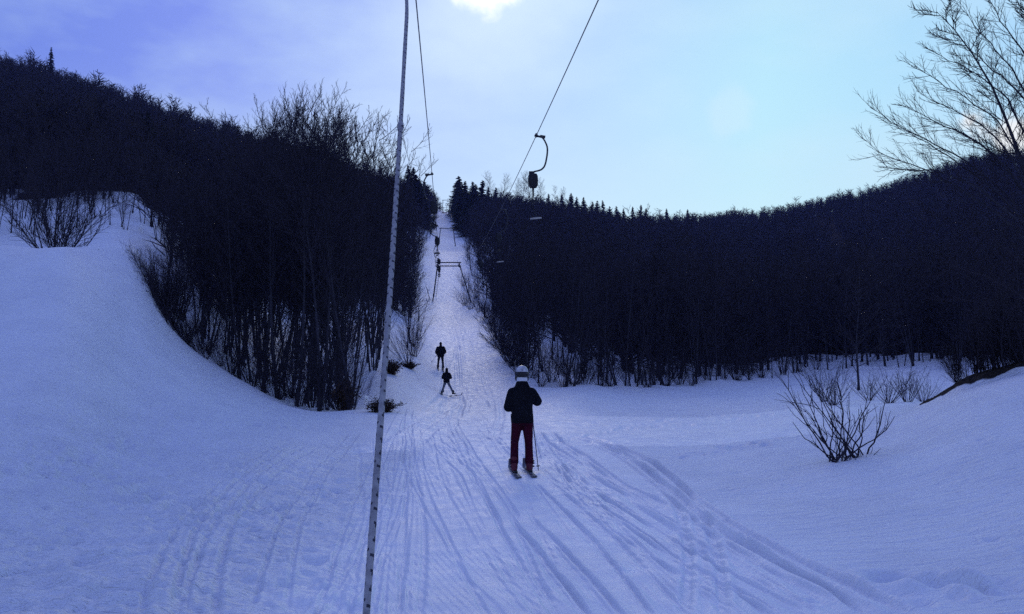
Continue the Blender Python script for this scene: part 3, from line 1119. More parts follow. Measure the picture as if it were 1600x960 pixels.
# ------------------------------------------------------------------ the far forest: thousands of trees that read as one mass
def far_forest():
    rng = np.random.default_rng(23)
    tmpl = []
    for v in range(5):
        t = Tubes()
        H = 1.0
        t.add([(0, 0, -0.03), (rng.normal(0, .02), rng.normal(0, .02), 0.5), (rng.normal(0, .03), rng.normal(0, .03), 1.0)], [0.022, 0.014, 0.003], 3)
        for k in range(62):
            u = rng.uniform(0.03, 0.98)
            a = rng.uniform(0, 6.283)
            l = (0.30 * (1.15 - u) + 0.06) * rng.uniform(0.6, 1.3)
            el = rng.uniform(0.3, 1.2)
            d = np.array([math.cos(a) * math.cos(el), math.sin(a) * math.cos(el), math.sin(el)])
            p = np.array([0, 0, u]) + d * rng.uniform(0, 0.12) * (1.2 - u)
            t.add([p, p + d * l * 0.5 + rng.normal(0, .012, 3), p + d * l + [0, 0, 0.05 * l] + rng.normal(0, .02, 3)], [0.0075, 0.006, 0.0015], 3)
        tmpl.append(t.arrays())
    pts = []
    n = 0
    while n < 7200:
        m = 4000
        az = rng.uniform(-0.66, 0.66, m)
        r = np.sqrt(np.where(rng.random(m) < 0.12, rng.uniform(34 ** 2, 110 ** 2, m), rng.uniform(75 ** 2, 470 ** 2, m)))
        x, y = r * np.sin(az), r * np.cos(az)
        f = forest(x, y)
        px = 800 + F * x / (y * CP)
        e = np.where(px < 690, np.interp(px, EDGE_PX, EDGE_DL), np.interp(px, RIGHT_PX, RIGHT_DR))
        ok = (f > 0.5) & ((f > np.where(x < -0.1 * y, 10, 5)) | (r > 95) | (r > 54) & ((x > -0.11 * y) & (x < 0.02 * y)))
        ok &= (f > 1.6) | (rng.random(m) < 0.75)
        ok &= rng.random(m) < np.clip(1.25 - r / 700, 0.4, 1)
        x, y = x[ok], y[ok]
        pts.append(np.stack([x, y], 1))
        n += len(x)
    P = np.concatenate(pts)[:7200]
    z = ground(P[:, 0], P[:, 1])
    # saplings along the cut edges of the wood, so that the lift line stays clear
    h = np.minimum(rng.uniform(6.0, 9.5, len(P)), 1.6 + 2.1 * forest(P[:, 0], P[:, 1]))
    s = np.where(rng.random(len(P)) < 0.06, 1.25, 1.0)
    rr_ = np.hypot(P[:, 0], P[:, 1])
    h *= np.where(rr_ > 160, s, 1.0) * np.where(rr_ < 100, np.where(P[:, 0] < -0.1 * P[:, 1], 0.55, 0.85), 1.0) * np.where(rr_ > 280, 0.86, 1.0)
    VV, QQ, base = [], [], 0
    broad = np.where(rr_ > 250, 1.35, 1.0)
    which = rng.integers(0, len(tmpl), len(P))
    rot = rng.uniform(0, 6.283, len(P))
    for v, (V, Q, _) in enumerate(tmpl):
        sel = which == v
        c, sn = np.cos(rot[sel])[:, None], np.sin(rot[sel])[:, None]
        hh = h[sel][:, None]
        X = (V[None, :, 0] * c - V[None, :, 1] * sn) * hh * broad[sel][:, None] + P[sel, 0][:, None]
        Y = (V[None, :, 0] * sn + V[None, :, 1] * c) * hh * broad[sel][:, None] + P[sel, 1][:, None]
        Z = V[None, :, 2] * hh + z[sel][:, None]
        A = np.stack([X, Y, Z], -1).reshape(-1, 3)
        m = int(sel.sum())
        q = (Q[None] + (np.arange(m) * len(V))[:, None, None]).reshape(-1, 4) + base
        VV.append(A)
        QQ.append(q)
        base += len(A)
    me = np_mesh("forest", np.concatenate(VV), np.concatenate(QQ), None, [M_TWIG])
    return tag(link("forest", me), kind='stuff')


far_forest()

# undergrowth that closes the thickets
# ------------------------------------------------------------------ single shrubs
put(FAN[2], 84, 37.5, 4.3, "wide fan shaped bare shrub standing alone behind the lip of the snowfield", None, base=3.2, cat="shrub", tilt=(0, 0), wide=1.05)
for i, (px, py, h) in enumerate([(246, 470, 3.0), (254, 484, 3.4), (262, 497, 3.4), (270, 508, 3.2), (280, 520, 3.0), (292, 534, 2.6), (306, 547, 2.2), (258, 492, 4.0), (268, 512, 3.8), (250, 478, 3.8), (244, 462, 3.2), (322, 560, 1.9)]):
    p = hit(px, py)
    kd = FAN[2] if i % 2 else SWEEP[0]
    put(kd, 800 + p[0] * F / p[1], p[1] - 0.2, h * (0.62 if i % 2 else 0.6), "bare shrub leaning out over the snowfield from the outer edge of the thicket", "shrubs leaning from the thicket edge", base=4.0, cat="shrub", rz=rt.uniform(-0.4, 0.4), tilt=(0, 0))
for i, (px, D, h) in enumerate([(345, 31.4, 1.3), (372, 31.0, 1.2), (415, 30.6, 1.6), (470, 30.0, 2.2), (512, 29.6, 1.9), (552, 29.4, 1.6), (320, 32.5, 2.2), (395, 31.3, 2.6), (440, 31, 2.8), (490, 30.5, 2.6), (530, 30.6, 3.0), (365, 32, 2.8), (458, 33, 3.0), (505, 33, 3.0), (425, 34, 3)]):
    put(FAN[i % 2], px, D, h, "low bare scrub growing along the snowy foot of the thicket", "scrub at the foot of the thicket", base=3.1, cat="shrub")
for i, (px, D, h) in enumerate([(655, 60, 2.6), (645, 53, 2.6), (660, 75, 2.8), (655, 68, 2.4)]):
    put(FAN[0], px - 8, D, h, "bare brush sticking out over the trail edge beside the two distant skiers", "brush beside the trail", base=3.2, cat="shrub")
for i, (px, D, h) in enumerate([(846, 50.5, 2.2), (880, 49.8, 2.4), (915, 50.5, 1.8), (935, 51, 2.6), (980, 53, 1.6), (1010, 54, 2.0), (1080, 57, 1.8), (1130, 60, 2.0), (1170, 63, 1.6), (1250, 72, 2.4), (1275, 74, 2.2), (812, 57, 2.6), (800, 62, 2.6), (862, 52, 2.8), (898, 51.5, 2.6), (952, 53, 3), (1000, 56, 2.8), (1040, 57, 2.6), (1062, 58, 3), (1105, 60, 2.6), (1150, 62, 3), (1190, 66, 3), (1222, 68, 3), (792, 68, 3), (785, 75, 3), (778, 84, 3), (796, 64, 3), (806, 60, 2.8), (790, 72, 3.2), (781, 80, 3.2), (774, 92, 3.4), (768, 98, 3.4), (763, 106, 3.4), (830, 55, 2.6), (822, 58, 3)]):
    put(FAN[i % 3], px, D, h, "low bare scrub at the snowy foot of the big forest", "scrub at the foot of the forest", base=3.1, cat="shrub")

for i, (px, D, h) in enumerate([(722, 128, 3.2), (731, 122, 3.4), (739, 134, 4.0), (727, 142, 3.6), (745, 116, 3.2), (719, 150, 3.2)]):
    put(FAN[0], px + 4, D, h, "bare brush standing around the far leg of the lift tower", "brush around the lift tower", base=3.2, cat="shrub")

LEAF = [Kind("withered_bush", leafy(rt, 1.2, 0.9, 46), ["stems", "leaves"], [M_BARK, M_DRYLEAF])]
put_at(LEAF[0], 597, 646, 0.55, "brown withered bush at the near end of the thicket beside the white rope", None, base=1.2, cat="bush", wide=2.0)
put_at(LEAF[0], 612, 585, 0.85, "brown bush half buried on the steep snow bank above the trail", None, base=1.2, cat="bush", wide=1.35)
put_at(LEAF[0], 640, 577, 0.5, "dark bush hanging over the undercut bank next to the trail", None, base=1.2, cat="bush", wide=2.2)
put(LEAF[0], 540, 29.9, 1.1, "brown withered bush low in front of the thicket trunks", None, base=1.2, cat="bush", wide=0.9)


def bush_on_bank():
    """the sparse bush on the right: dark crooked stems, leaning to the left"""
    rng = np.random.default_rng(3)
    P = hit(1325, 716)
    o = empty("bare_bush", P)
    tag(o, "sparse bush of crooked dark stems growing from the snow bank on its own", "bush")
    st, tw = Tubes(), Tubes()
    Dd = P[1]
    ppm = F / Dd
    tips = [(1232, 590), (1228, 612), (1245, 600), (1262, 585), (1258, 640), (1285, 605), (1300, 610), (1318, 600), (1335, 612), (1352, 618), (1378, 612), (1375, 655), (1290, 640), (1310, 630), (1270, 618), (1340, 640), (1250, 570), (1240, 655), (1345, 660), (1300, 655), (1330, 655), (1270, 640), (1376, 640)]
    for i, (tx, ty) in enumerate(tips):
        b = np.array([rng.uniform(-0.35, 0.40), rng.uniform(-0.25, 0.25), -0.08])
        e = np.array([(tx - 1325) / ppm, rng.uniform(-0.6, 0.6), (716 - ty) / ppm])
        n = 10
        t = np.linspace(0, 1, n)[:, None]
        m = np.array([(b[0] * 0.45 + e[0] * 0.55) + rng.normal(0, 0.05), (b[1] + e[1]) / 2, e[2] * 0.45])
        q = b * (1 - t) ** 2 + 2 * m * t * (1 - t) + e * t ** 2
        q[1:] += np.cumsum(rng.normal(0, 0.020, (n - 1, 3)), axis=0)
        r = rng.uniform(0.009, 0.017)
        st.add(q, np.linspace(r, 0.0042, n), 6)
        L = np.linalg.norm(e - b)
        for k in range(3):
            p, ax = along(q, rng.uniform(0.3, 0.85))
            w = bez(p, side_dir(ax, rng.uniform(0.25, 0.6), rng.uniform(0, 6.28)), L * rng.uniform(0.2, 0.45), 6, 0.25, 0.11, rng)
            tw.add(w, np.linspace(0.0065, 0.003, 6), 4)
            if k < 2:
                p, ax = along(w, rng.uniform(0.3, 0.7))
                w2 = bez(p, side_dir(ax, 0.5, rng.uniform(0, 6.28)), L * rng.uniform(0.08, 0.18), 4, 0.2, 0.1, rng)
                tw.add(w2, np.linspace(0.0045, 0.0025, 4), 3)
    for k in range(26):
        a = rng.uniform(0, 6.28)
        q = bez(np.array([rng.uniform(-0.4, 0.4), rng.uniform(-0.3, 0.3), -0.05]), np.array([math.cos(a) * 0.7 - 0.3, math.sin(a) * 0.7, 0.8]), rng.uniform(0.15, 0.5), 5, 0.2, 0.15, rng)
        tw.add(q, np.linspace(0.008, 0.003, 5), 4)
    st.build("stems", M_TWIG, o)
    tw.build("twigs", M_TWIG, o)


bush_on_bank()
for i, (px, D, h, w) in enumerate([(1300, 29, 1.5, 1.2), (1285, 33, 1.4, 1.2), (1385, 27.5, 1.1, 1.5), (1415, 28.5, 1.2, 1.5), (1440, 30, 1.0, 1.4), (1355, 30, 1.0, 1.3)]):
    put(FAN[i % 2], px, D, h, "low bare shrub in the snowy hollow behind the snow bank", "shrubs in the hollow", base=3.1, cat="shrub", wide=w)
for i, (px, D, h) in enumerate([(1540, 20.8, 2.1), (1575, 20.3, 2.4), (1612, 20, 2.6), (1508, 21.2, 1.5)]):
    put(SWEEP[0], px, D, h, "bare shrub leaning over the strip of bare earth on the crest of the bank", "shrubs on the bank crest", base=4.0, cat="shrub", rz=rt.uniform(-0.4, 0.4), tilt=(0, 0))
put(BARE[5], 1340, 41, 6.5, "low broad tree whose dark crown hangs over the hollow behind the bank", None, wide=1.5)


def big_tree():
    """the tall beech at the right edge of the picture"""
    rng = np.random.default_rng(8)
    D = 23.0
    bx = (1668 - 800) / F * D
    B = np.array([bx, D, g1(bx, D)])
    o = empty("beech_tree", B)
    tag(o, "tall bare tree spreading long fine branches across the sky above the bank", "tree")
    trunk, crown = Tubes(), Tubes()

    def W(px, py, d):
        return at(px, py, D + d) - B
    for st in ([(1668, 640, 0), (1655, 470, 0.1), (1630, 340, 0.2), (1605, 270, 0.4), (1590, 235, 0.6), (1573, 190, 0.8), (1550, 135, 1.0), (1520, 85, 1.2), (1490, 45, 1.3), (1463, 18, 1.4)],
               [(1672, 640, 0.2), (1690, 450, 0.2), (1690, 300, -0.2), (1675, 190, -0.5), (1652, 110, -0.8), (1622, 40, -1.0), (1580, -60, -1.2), (1550, -140, -1.4)],
               [(1676, 640, 0), (1690, 420, 0.4), (1690, 240, 0.7), (1680, 100, 0.9), (1660, -60, 1.0), (1650, -220, 1.0)],
               [(1680, 640, 0), (1720, 430, -0.6), (1760, 260, -1.0), (1810, 100, -1.5), (1850, -40, -1.8)]):
        P = np.array([W(*p) for p in st])
        trunk.add(P, 0.085 * (1 - np.linspace(0, 1, len(P)) ** 0.8 * 0.93), 8)
        twigs_on(crown, P, 1.7, 0.013, rng, 30, 1, (0.5, 1.0), 0.3, 0.32)
    limbs = [[(1345, 215), (1380, 243), (1420, 256), (1455, 270), (1510, 300), (1580, 350), (1640, 420)],
             [(1360, 168), (1392, 192), (1440, 215), (1490, 240), (1560, 292), (1630, 370)],
             [(1425, 103), (1470, 130), (1520, 160), (1560, 190), (1592, 240), (1610, 300)],
             [(1448, 76), (1490, 97), (1540, 125), (1580, 160), (1612, 230)],
             [(1430, 143), (1480, 166), (1530, 192), (1575, 235), (1610, 300)],
             [(1410, 160), (1450, 188), (1510, 210), (1570, 255), (1625, 330)],
             [(1380, 262), (1415, 266), (1460, 268), (1520, 285), (1590, 345)],
             [(1490, 0), (1530, 50), (1570, 92), (1605, 150), (1630, 230)],
             [(1500, 60), (1535, 95), (1580, 130), (1615, 180)],
             [(1395, 195), (1440, 220), (1500, 255), (1570, 310), (1632, 390)],
             [(1470, 190), (1520, 215), (1570, 260), (1615, 320)],
             [(1530, -30), (1560, 30), (1600, 80), (1630, 150)],
             [(1440, 330), (1500, 345), (1560, 380), (1640, 450)],
             [(1400, 400), (1470, 410), (1540, 430), (1650, 500)],
             [(1450, 470), (1520, 470), (1590, 490), (1660, 540)]]
    for i, lm in enumerate(limbs):
        d0, d1 = rng.uniform(-2.2, 2.2), rng.uniform(-0.2, 0.4)
        n = len(lm)
        P = np.array([W(px, py, d0 + (d1 - d0) * k / (n - 1)) for k, (px, py) in enumerate(lm)])[::-1]
        # finer wobble
        t = np.linspace(0, n - 1, 3 * n)
        Q = np.stack([np.interp(t, np.arange(n), P[:, j]) for j in range(3)], 1)
        Q[1:-1] = (Q[:-2] + Q[1:-1] * 2 + Q[2:]) / 4
        Q[2:] += rng.normal(0, 0.02, Q[2:].shape)
        (trunk if i < 12 else crown).add(Q, np.linspace(0.029, 0.0045, len(Q)), 6)
        L = np.linalg.norm(P[-1] - P[0])
        for k in range(30):
            u = 0.10 + 0.90 * (k + rng.uniform(0, 1)) / 30
            p, ax = along(Q, min(u, 0.98))
            l = L * 0.22 * (1.1 - 0.75 * u) * rng.uniform(0.6, 1.3) + 0.15
            w = bez(p, side_dir(ax, rng.uniform(0.35, 0.75), rng.uniform(0, 6.28)), l, 6, 0.22, 0.09, rng)
            crown.add(w, np.linspace(0.0075, 0.003, 6), 4)
            twigs_on(crown, w, l * 0.45, 0.0045, rng, 7, 0, (0.4, 0.8), 0.25, 0.15)
    trunk.build("trunk", M_BARK, o)
    crown.build("crown", M_TWIG, o)


big_tree()


# ------------------------------------------------------------------ drag lift: cables, towers, hangers
def quad(A, Bm, C):
    """curve through three points, as a function of distance"""
    ys = np.array([A[1], Bm[1], C[1]])
    cx = np.polyfit(ys, [A[0], Bm[0], C[0]], 2)
    cz = np.polyfit(ys, [A[2], Bm[2], C[2]], 2)
    return lambda D: np.array([np.polyval(cx, D), D, np.polyval(cz, D)])


T1D, T2D, T3D = 130.0, 212.0, 318.0
up_a = quad(at(650, 0, 13.7), at(675, 272, 30.5), at(684.5, 412, T1D))
dn_a = quad(at(935, 0, 13.7), at(838, 212, 23.0), at(716, 413, T1D))


def span(p, q, sag):
    return lambda D: p + (q - p) * ((D - p[1]) / (q[1] - p[1])) - np.array([0, 0, 4 * sag * ((D - p[1]) / (q[1] - p[1])) * (1 - (D - p[1]) / (q[1] - p[1]))])


up_b, dn_b = span(up_a(T1D), at(690, 358, T2D), 0.7), span(dn_a(T1D), at(707, 358, T2D), 0.9)
up_c, dn_c = span(at(690, 358, T2D), at(692.5, 314, T3D), 0.8), span(at(707, 358, T2D), at(703, 314, T3D), 0.9)


def cable(fs, label):
    pts = []
    A, d = fs[0](13.7), fs[0](13.7) - fs[0](12.7)
    for D in (-25, -16, -8, -2, 3, 8):             # behind the camera the rope levels out
        u = D - 13.7
        pts.append(A + np.array([d[0] * u, u, d[2] * u + 0.0016 * u * u]))
    for D in np.linspace(13.7, T1D, 40):
        pts.append(fs[0](D))
    for f, a, b in ((fs[1], T1D, T2D), (fs[2], T2D, T3D)):
        for D in np.linspace(a, b, 12)[1:]:
            pts.append(f(D))
    pts = np.array(pts)
    t = Tubes().add(pts, 0.011, 8)
    o = t.build("lift_cable", M_CABLE)
    return tag(o, label, "cable")


cable((up_a, up_b, up_c), "steel lift cable climbing the trail directly over the white rope")
cable((dn_a, dn_b, dn_c), "steel lift cable crossing the open sky and carrying the hanger with the pale bar")


def lathe(prof, n=16):
    """prof: (r, z) pairs, closed on the axis"""
    prof = np.array(prof)
    th = np.arange(n) * 2 * math.pi / n
    V = np.stack([prof[:, 0, None] * np.cos(th), prof[:, 0, None] * np.sin(th), np.repeat(prof[:, 1, None], n, 1)], -1).reshape(-1, 3)
    m = len(prof)
    k = np.arange(n)
    i = np.arange(m - 1)[:, None] * n
    q = np.stack([i + k, i + (k + 1) % n, i + n + (k + 1) % n, i + n + k], -1).reshape(-1, 4)
    return V, q


def hanger(P, side, label, ring=False, yaw=0.0, slack=0.0, plain=False):
    """drag hanger: clamp, bent steel arm, spring box, cord and bar; side +1 bends to the right"""
    o = empty("drag_hanger", P, yaw)
    tag(o, label, "lift hanger", "drag hangers along the cable")
    cl = Tubes()
    cl.add([(-0.05 * side, 0, 0), (0.20 * side, 0, -0.055)], 0.030, 8, True)
    cl.add([(0, -0.09, 0.004), (0, 0.09, 0.004)], 0.036, 8, True)
    cl.add([(0.10 * side, 0, -0.02), (0.24 * side, 0, -0.045)], 0.042, 8, True)
    cl.build("cable_clamp", M_STEEL, o)
    pts = np.array([(0.14, 0, -0.04), (0.20, 0, -0.10), (0.27, 0, -0.24), (0.30, 0, -0.36), (0.285, 0, -0.55), (0.25, 0, -0.74), (0.21, 0, -0.86), (0.13, 0, -0.94), (0.03, 0, -0.97), (-0.06, 0, -0.985), (-0.09, 0, -1.04)])
    pts[:, 0] *= side
    q = np.array([np.interp(np.linspace(0, 10, 31), np.arange(11), pts[:, j]) for j in range(3)]).T
    for _ in range(2):
        q[1:-1] = (q[:-2] + 2 * q[1:-1] + q[2:]) / 4
    Tubes().add(q, 0.023, 8, True).build("arm", M_STEEL, o, True)
    bx = -0.09 * side
    b = Tubes()
    V, f = lathe([(0.0, -1.44), (0.09, -1.43), (0.125, -1.36), (0.135, -1.22), (0.125, -1.10), (0.10, -1.05), (0.0, -1.04)], 18)
    V[:, 1] *= 0.72
    b.raw(V + [bx, 0, 0], f)
    b.box((bx - 0.11, -0.05, -1.06), (bx + 0.02, 0.05, -0.99))
    bo = b.build("spring_box", M_PLASTIC, o, False)
    Tubes().add([(bx - 0.1275, 0, -1.22), (bx + 0.1275, 0, -1.22)], 0.035, 10, True).build("axle", M_STEEL, bo)
    if plain:
        return o
    c = Tubes()
    c.add([(bx, 0, -1.43), (bx, 0, -1.52), (bx, 0, -1.66)], [0.030, 0.024, 0.022], 8, True)
    if ring:
        c.add([(bx, 0, -1.64), (bx - 0.05, 0, -1.74), (bx - 0.07, 0, -1.84)], 0.016, 6)
        c.add([(bx, 0, -1.64), (bx + 0.05, 0, -1.74), (bx + 0.07, 0, -1.84)], 0.016, 6)
        c.build("cord", M_PLASTIC, o)
        th = np.linspace(0, 2 * math.pi, 25)
        h = Tubes().add(np.stack([bx + 0.13 * np.cos(th), 0.12 * np.sin(th), -1.86 + 0.06 * np.sin(th)], 1), 0.020, 8)
        h.add([(bx - 0.13, 0, -1.86), (bx + 0.13, 0, -1.86)], 0.014, 6, True)
        h.add([(bx, 0, -1.70), (bx, 0, -2.02)], 0.014, 6, True)
        h.build("handle", M_PLASTIC, o)
    else:
        z = np.linspace(-1.64, -2.24, 13)
        x = bx + 0.045 * np.sin((z + 1.64) * 8.5) + 0.06 * np.clip(-(z + 1.75), 0, 1)
        c.add(np.stack([x, 0 * z, z], 1), 0.0125, 7)
        c.build("cord", M_PLASTIC, o)
        V, f = lathe([(0.0, -1.835), (0.07, -1.825), (0.115, -1.795), (0.10, -1.77), (0.03, -1.75), (0.0, -1.75)], 18)
        Tubes().raw(V + [bx + 0.01, 0, 0], f).build("guard_plate", M_PLASTIC, o, True)
        Tubes().add([(x[-1] - 0.15, 0, -2.265), (x[-1], 0.0, -2.25), (x[-1] + 0.15, 0, -2.235)], [0.021, 0.024, 0.021], 10, True).build("tow_bar", M_BARWOOD, o, True)
    return o


hanger(dn_a(23.0), 1, "drag hanger seen against the sky and ridge with curved arm and pale hanging bar")
hanger(dn_a(37.0), 1, "dim drag hanger in front of the dark forest just uphill of the sky hanger")
hanger(dn_a(54.0), 1, "small faint drag hanger third up the descending cable before the dark forest")
hanger(up_a(30.5), -1, "dark drag hanger with ring handle at the skyline gap over the trail", ring=True)
hanger(up_a(44.5), -1, "small drag hanger just above the lift tower crossbeam", ring=True)
hanger(up_a(66.0), -1, "tiny drag hanger overlapping the lift tower crossbeam", ring=True)
hanger(up_a(82.0), -1, "tiny dark drag hanger hanging against the lift tower leg", ring=True)
hanger(up_a(96.0), -1, "tiny drag hanger dangling just below the lift tower crossbeam", ring=True)
# the hanger that pulls the person behind the camera: its rope crosses the whole picture
A0, A1 = at(572, 960, 1.15), at(637, 0, 2.30)
dr = (A1 - A0) / np.linalg.norm(A1 - A0)
HP = up_a(13.7) + (up_a(12.7) - up_a(13.7)) * 7.2
oh = hanger(HP, 1, "drag hanger above the white rope, out of reach overhead", plain=True)


def braided_rope():
    end = HP + np.array([-0.09, 0, -1.43])
    low = A0 - dr * 0.75
    key = np.array([low, A0, A0 + (A1 - A0) * 0.33 + [0.004, 0, 0], A0 + (A1 - A0) * 0.66 + [0.003, 0, 0], A1, end])
    s = np.concatenate([[0], np.cumsum(np.linalg.norm(np.diff(key, axis=0), axis=1))])
    n = int(s[-1] / 0.0045)
    u = np.linspace(0, s[-1], n)
    P = np.stack([np.interp(u, s, key[:, j]) for j in range(3)], 1)
    k = np.ones(61) / 61
    Pp = np.pad(P, ((30, 30), (0, 0)), 'edge')
    P = np.stack([np.convolve(Pp[:, j], k, 'valid') for j in range(3)], 1)
    S = 16
    tan = np.gradient(P, axis=0)
    tan /= np.linalg.norm(tan, axis=1, keepdims=True)
    a = np.cross(tan, [1.0, 0, 0])
    a /= np.linalg.norm(a, axis=1, keepdims=True)
    b = np.cross(tan, a)
    th = np.arange(S) * 2 * math.pi / S
    rng = np.random.default_rng(4)
    r = 0.0047 * (1 + 0.10 * np.abs(np.sin(u[:, None] * 2 * math.pi / 0.022 + 2 * th)) * np.abs(np.cos(u[:, None] * 2 * math.pi / 0.022 - 2 * th)))
    r *= 1 + 0.06 * np.sin(u[:, None] * 9 + 1) * np.sin(u[:, None] * 23)
    kn = int(np.argmin(np.abs(u - (s[1] + 0.64 * (s[4] - s[1])))))
    r = r * (1 + 0.55 * np.exp(-((u[:, None] - u[kn]) / 0.012) ** 2))
    V = (P[:, None] + r[..., None] * (a[:, None] * np.cos(th)[None, :, None] + b[:, None] * np.sin(th)[None, :, None])).reshape(-1, 3)
    kk = np.arange(S)
    i = np.arange(n - 1)[:, None] * S
    q = np.stack([i + kk, i + (kk + 1) % S, i + S + (kk + 1) % S, i + S + kk], -1).reshape(-1, 4)
    me = np_mesh("tow_rope", V, q, None, [M_ROPE_W, M_ROPE_D], True)
    # dark strand showing at every turn of the braid
    um = (u[:-1, None] + 0 * th[None])
    ph = (um / 0.024 + th[None] / (2 * math.pi)) % 1.0
    ph2 = (um / 0.024 - th[None] / (2 * math.pi) + 0.5) % 1.0
    dark = ((ph < 0.34) & (ph2 < 0.55)).astype(np.int32)
    me.polygons.foreach_set("material_index", dark.ravel())
    o = link("tow_rope", me)
    tag(o, "white rope with dark flecks running up past the whole view", "rope")
    bar = Tubes().add([low + [-0.32, 0.02, -0.01], low, low + [0.32, 0.02, -0.01]], [0.02, 0.024, 0.02], 12, True).build("tow_bar", M_BARWOOD, o, True)
    return o


braided_rope()


def seg(t, p, q, r, s=8):
    t.add([p, q], r, s, True)


def tower(D, la, lb, ra, rb, label, pulleys=True, r=0.10):
    """portal tower; pixel positions of the foot and head of both legs"""
    a0, a1, b0, b1 = at(*la, D), at(*lb, D), at(*ra, D), at(*rb, D)
    a0[2] = min(a0[2], g1(a0[0], D) - 0.3)
    b0[2] = min(b0[2], g1(b0[0], D) - 0.3)
    o = empty("lift_tower", ((a0[0] + b0[0]) / 2, D, g1((a0[0] + b0[0]) / 2, D)))
    tag(o, label, "lift tower")
    base = np.array(o.location)
    for p, q in ((a0, a1), (b0, b1)):
        t = Tubes().add([p - base, q - base], [r * 1.2, r], 10, True)
        lg = t.build("leg", M_STEEL, o, True)
        if pulleys:
            ld = Tubes()
            d = q - p
            for k in range(14):
                c = p + d * (0.25 + 0.7 * k / 14) - base
                seg(ld, c + [0.08, -0.12, 0], c + [0.42, -0.12, 0], 0.02, 5)
            seg(ld, p + d * 0.24 - base + [0.10, -0.12, 0], p + d * 0.96 - base + [0.10, -0.12, 0], 0.025, 5)
            seg(ld, p + d * 0.24 - base + [0.42, -0.12, 0], p + d * 0.96 - base + [0.42, -0.12, 0], 0.025, 5)
            if p is a0:
                ld.build("ladder", M_STEEL, lg)
    for dz in ((0, -0.52) if pulleys else (0,)):
        t = Tubes()
        seg(t, a1 - base + [-0.35, 0, dz], b1 - base + [0.35, 0, dz], 0.085 if pulleys else 0.09, 8)
        t.build("crossbeam", M_STEEL, o)
    if pulleys:
        for p in (a1, b1):
            pt = Tubes()
            c = p - base + np.array([0, 0, -0.45])
            seg(pt, c + [0, -1.0, -0.1], c + [0, 1.0, 0.12], 0.05)
            seg(pt, c + [0, 0, 0.4], c + [0, 0, -0.2], 0.05)
            po = pt.build("pulley_arm", M_STEEL, o)
            for k in (-0.8, -0.27, 0.27, 0.8):
                w = Tubes()
                V, f = lathe([(0, -0.04), (0.16, -0.04), (0.17, -0.015), (0.14, 0.0), (0.17, 0.015), (0.16, 0.04), (0, 0.04)], 16)
                V = V[:, [2, 0, 1]]
                w.raw(V + c + [0.12, k, -0.14 + 0.11 * k], f)
                w.build("pulley", M_PLASTIC, po)
    return o


tower(T1D, (675, 481), (684, 410.5), (737, 470), (717, 410.5), "steel portal lift tower standing halfway up the trail with double crossbeam", True, 0.075)
tower(T2D, (683.5, 396), (688.5, 357), (712, 388), (708, 357), "smaller portal lift tower higher on the trail below the crest", False, 0.09)
tower(T3D, (691, 336), (692.2, 313), (705, 336), (703.5, 313), "tiny lift tower silhouetted in the sky gap at the crest", False, 0.10)


def snow_fence():
    a, b = at(689, 333, 327), at(706, 333, 327)
    o = empty("crest_fence", (a + b) / 2)
    tag(o, "low rail fence across the crest of the trail against the sky", "fence")
    c = np.array(o.location)
    for k in range(5):
        p = a + (b - a) * k / 4 - c
        Tubes().add([p - [0, 0, 0.6], p + [0, 0, 2.2]], 0.07, 6, True).build("post", M_WOOD, o)
    for z in (1.1, 2.1):
        Tubes().add([a - c + [0, 0.1, z], b - c + [0, 0.1, z]], 0.06, 6, True).build("rail", M_WOOD, o)


snow_fence()


def stake(px, D, h, label, lean=0.0, r=0.05):
    x = (px - 800) / F * D
    z = g1(x, D)
    o = Tubes().add([(0, 0, -0.3), (lean * h * 0.5, 0, h * 0.5), (lean * h, 0, h)], [r, r, r * 0.85], 8, True).build("marker_stake", M_WOOD, None, True, (x, D, z))
    tag(o, label, "stake")


stake(653.5, 98, 1.7, "thin dark stake on the trail bank below the lift tower")
stake(757, 108, 1.6, "short thick post at the forest edge across the trail from the tower", r=0.10)
stake(671, 131, 1.9, "slanted thin stake beside the foot of the lift tower", lean=-0.3)

# ------------------------------------------------------------------ people
M_BLACK = mat("black_jacket_cloth", (0.006, 0.006, 0.009), 0.9, spec=0.05, noise=(0.010, 0.010, 0.014), nscale=5, bump=0.6)
M_RED = mat("dark_red_trouser_cloth", (0.048, 0.006, 0.016), 0.9, spec=0.04, noise=(0.034, 0.005, 0.013), nscale=6, bump=0.5)
M_REDB = mat("red_boot_shell", (0.085, 0.008, 0.018), 0.6)
M_DARKTR = mat("dark_trouser_cloth", (0.016, 0.016, 0.024), 0.8, spec=0.15)
M_GREYTR = mat("grey_trouser_cloth", (0.13, 0.14, 0.17), 0.8, noise=(0.10, 0.11, 0.13))
M_SKIN = mat("skin", (0.45, 0.28, 0.21), 0.6)
M_WHITE = mat("white_helmet_shell", (0.60, 0.60, 0.63), 0.3, noise=(0.30, 0.30, 0.33), nscale=14)
M_CLOTHW = mat("white_fleece", (0.66, 0.66, 0.70), 0.9)
M_BLK = mat("black_plastic", (0.014, 0.014, 0.018), 0.4)
M_SKI = mat("ski_top_sheet", (0.055, 0.05, 0.06), 0.35, noise=(0.20, 0.20, 0.23), nscale=3)
M_POLE = mat("pole_aluminium", (0.10, 0.09, 0.11), 0.4, metal=0.4)


def ico(c, r):
    """closed ellipsoid for the voxel body"""
    prof = [(0.0001, -1)] + [(math.cos(a), math.sin(a)) for a in np.linspace(-1.35, 1.35, 11)] + [(0.0001, 1)]
    V, q = lathe(prof, 14)
    return V * np.asarray(r) + np.asarray(c), q


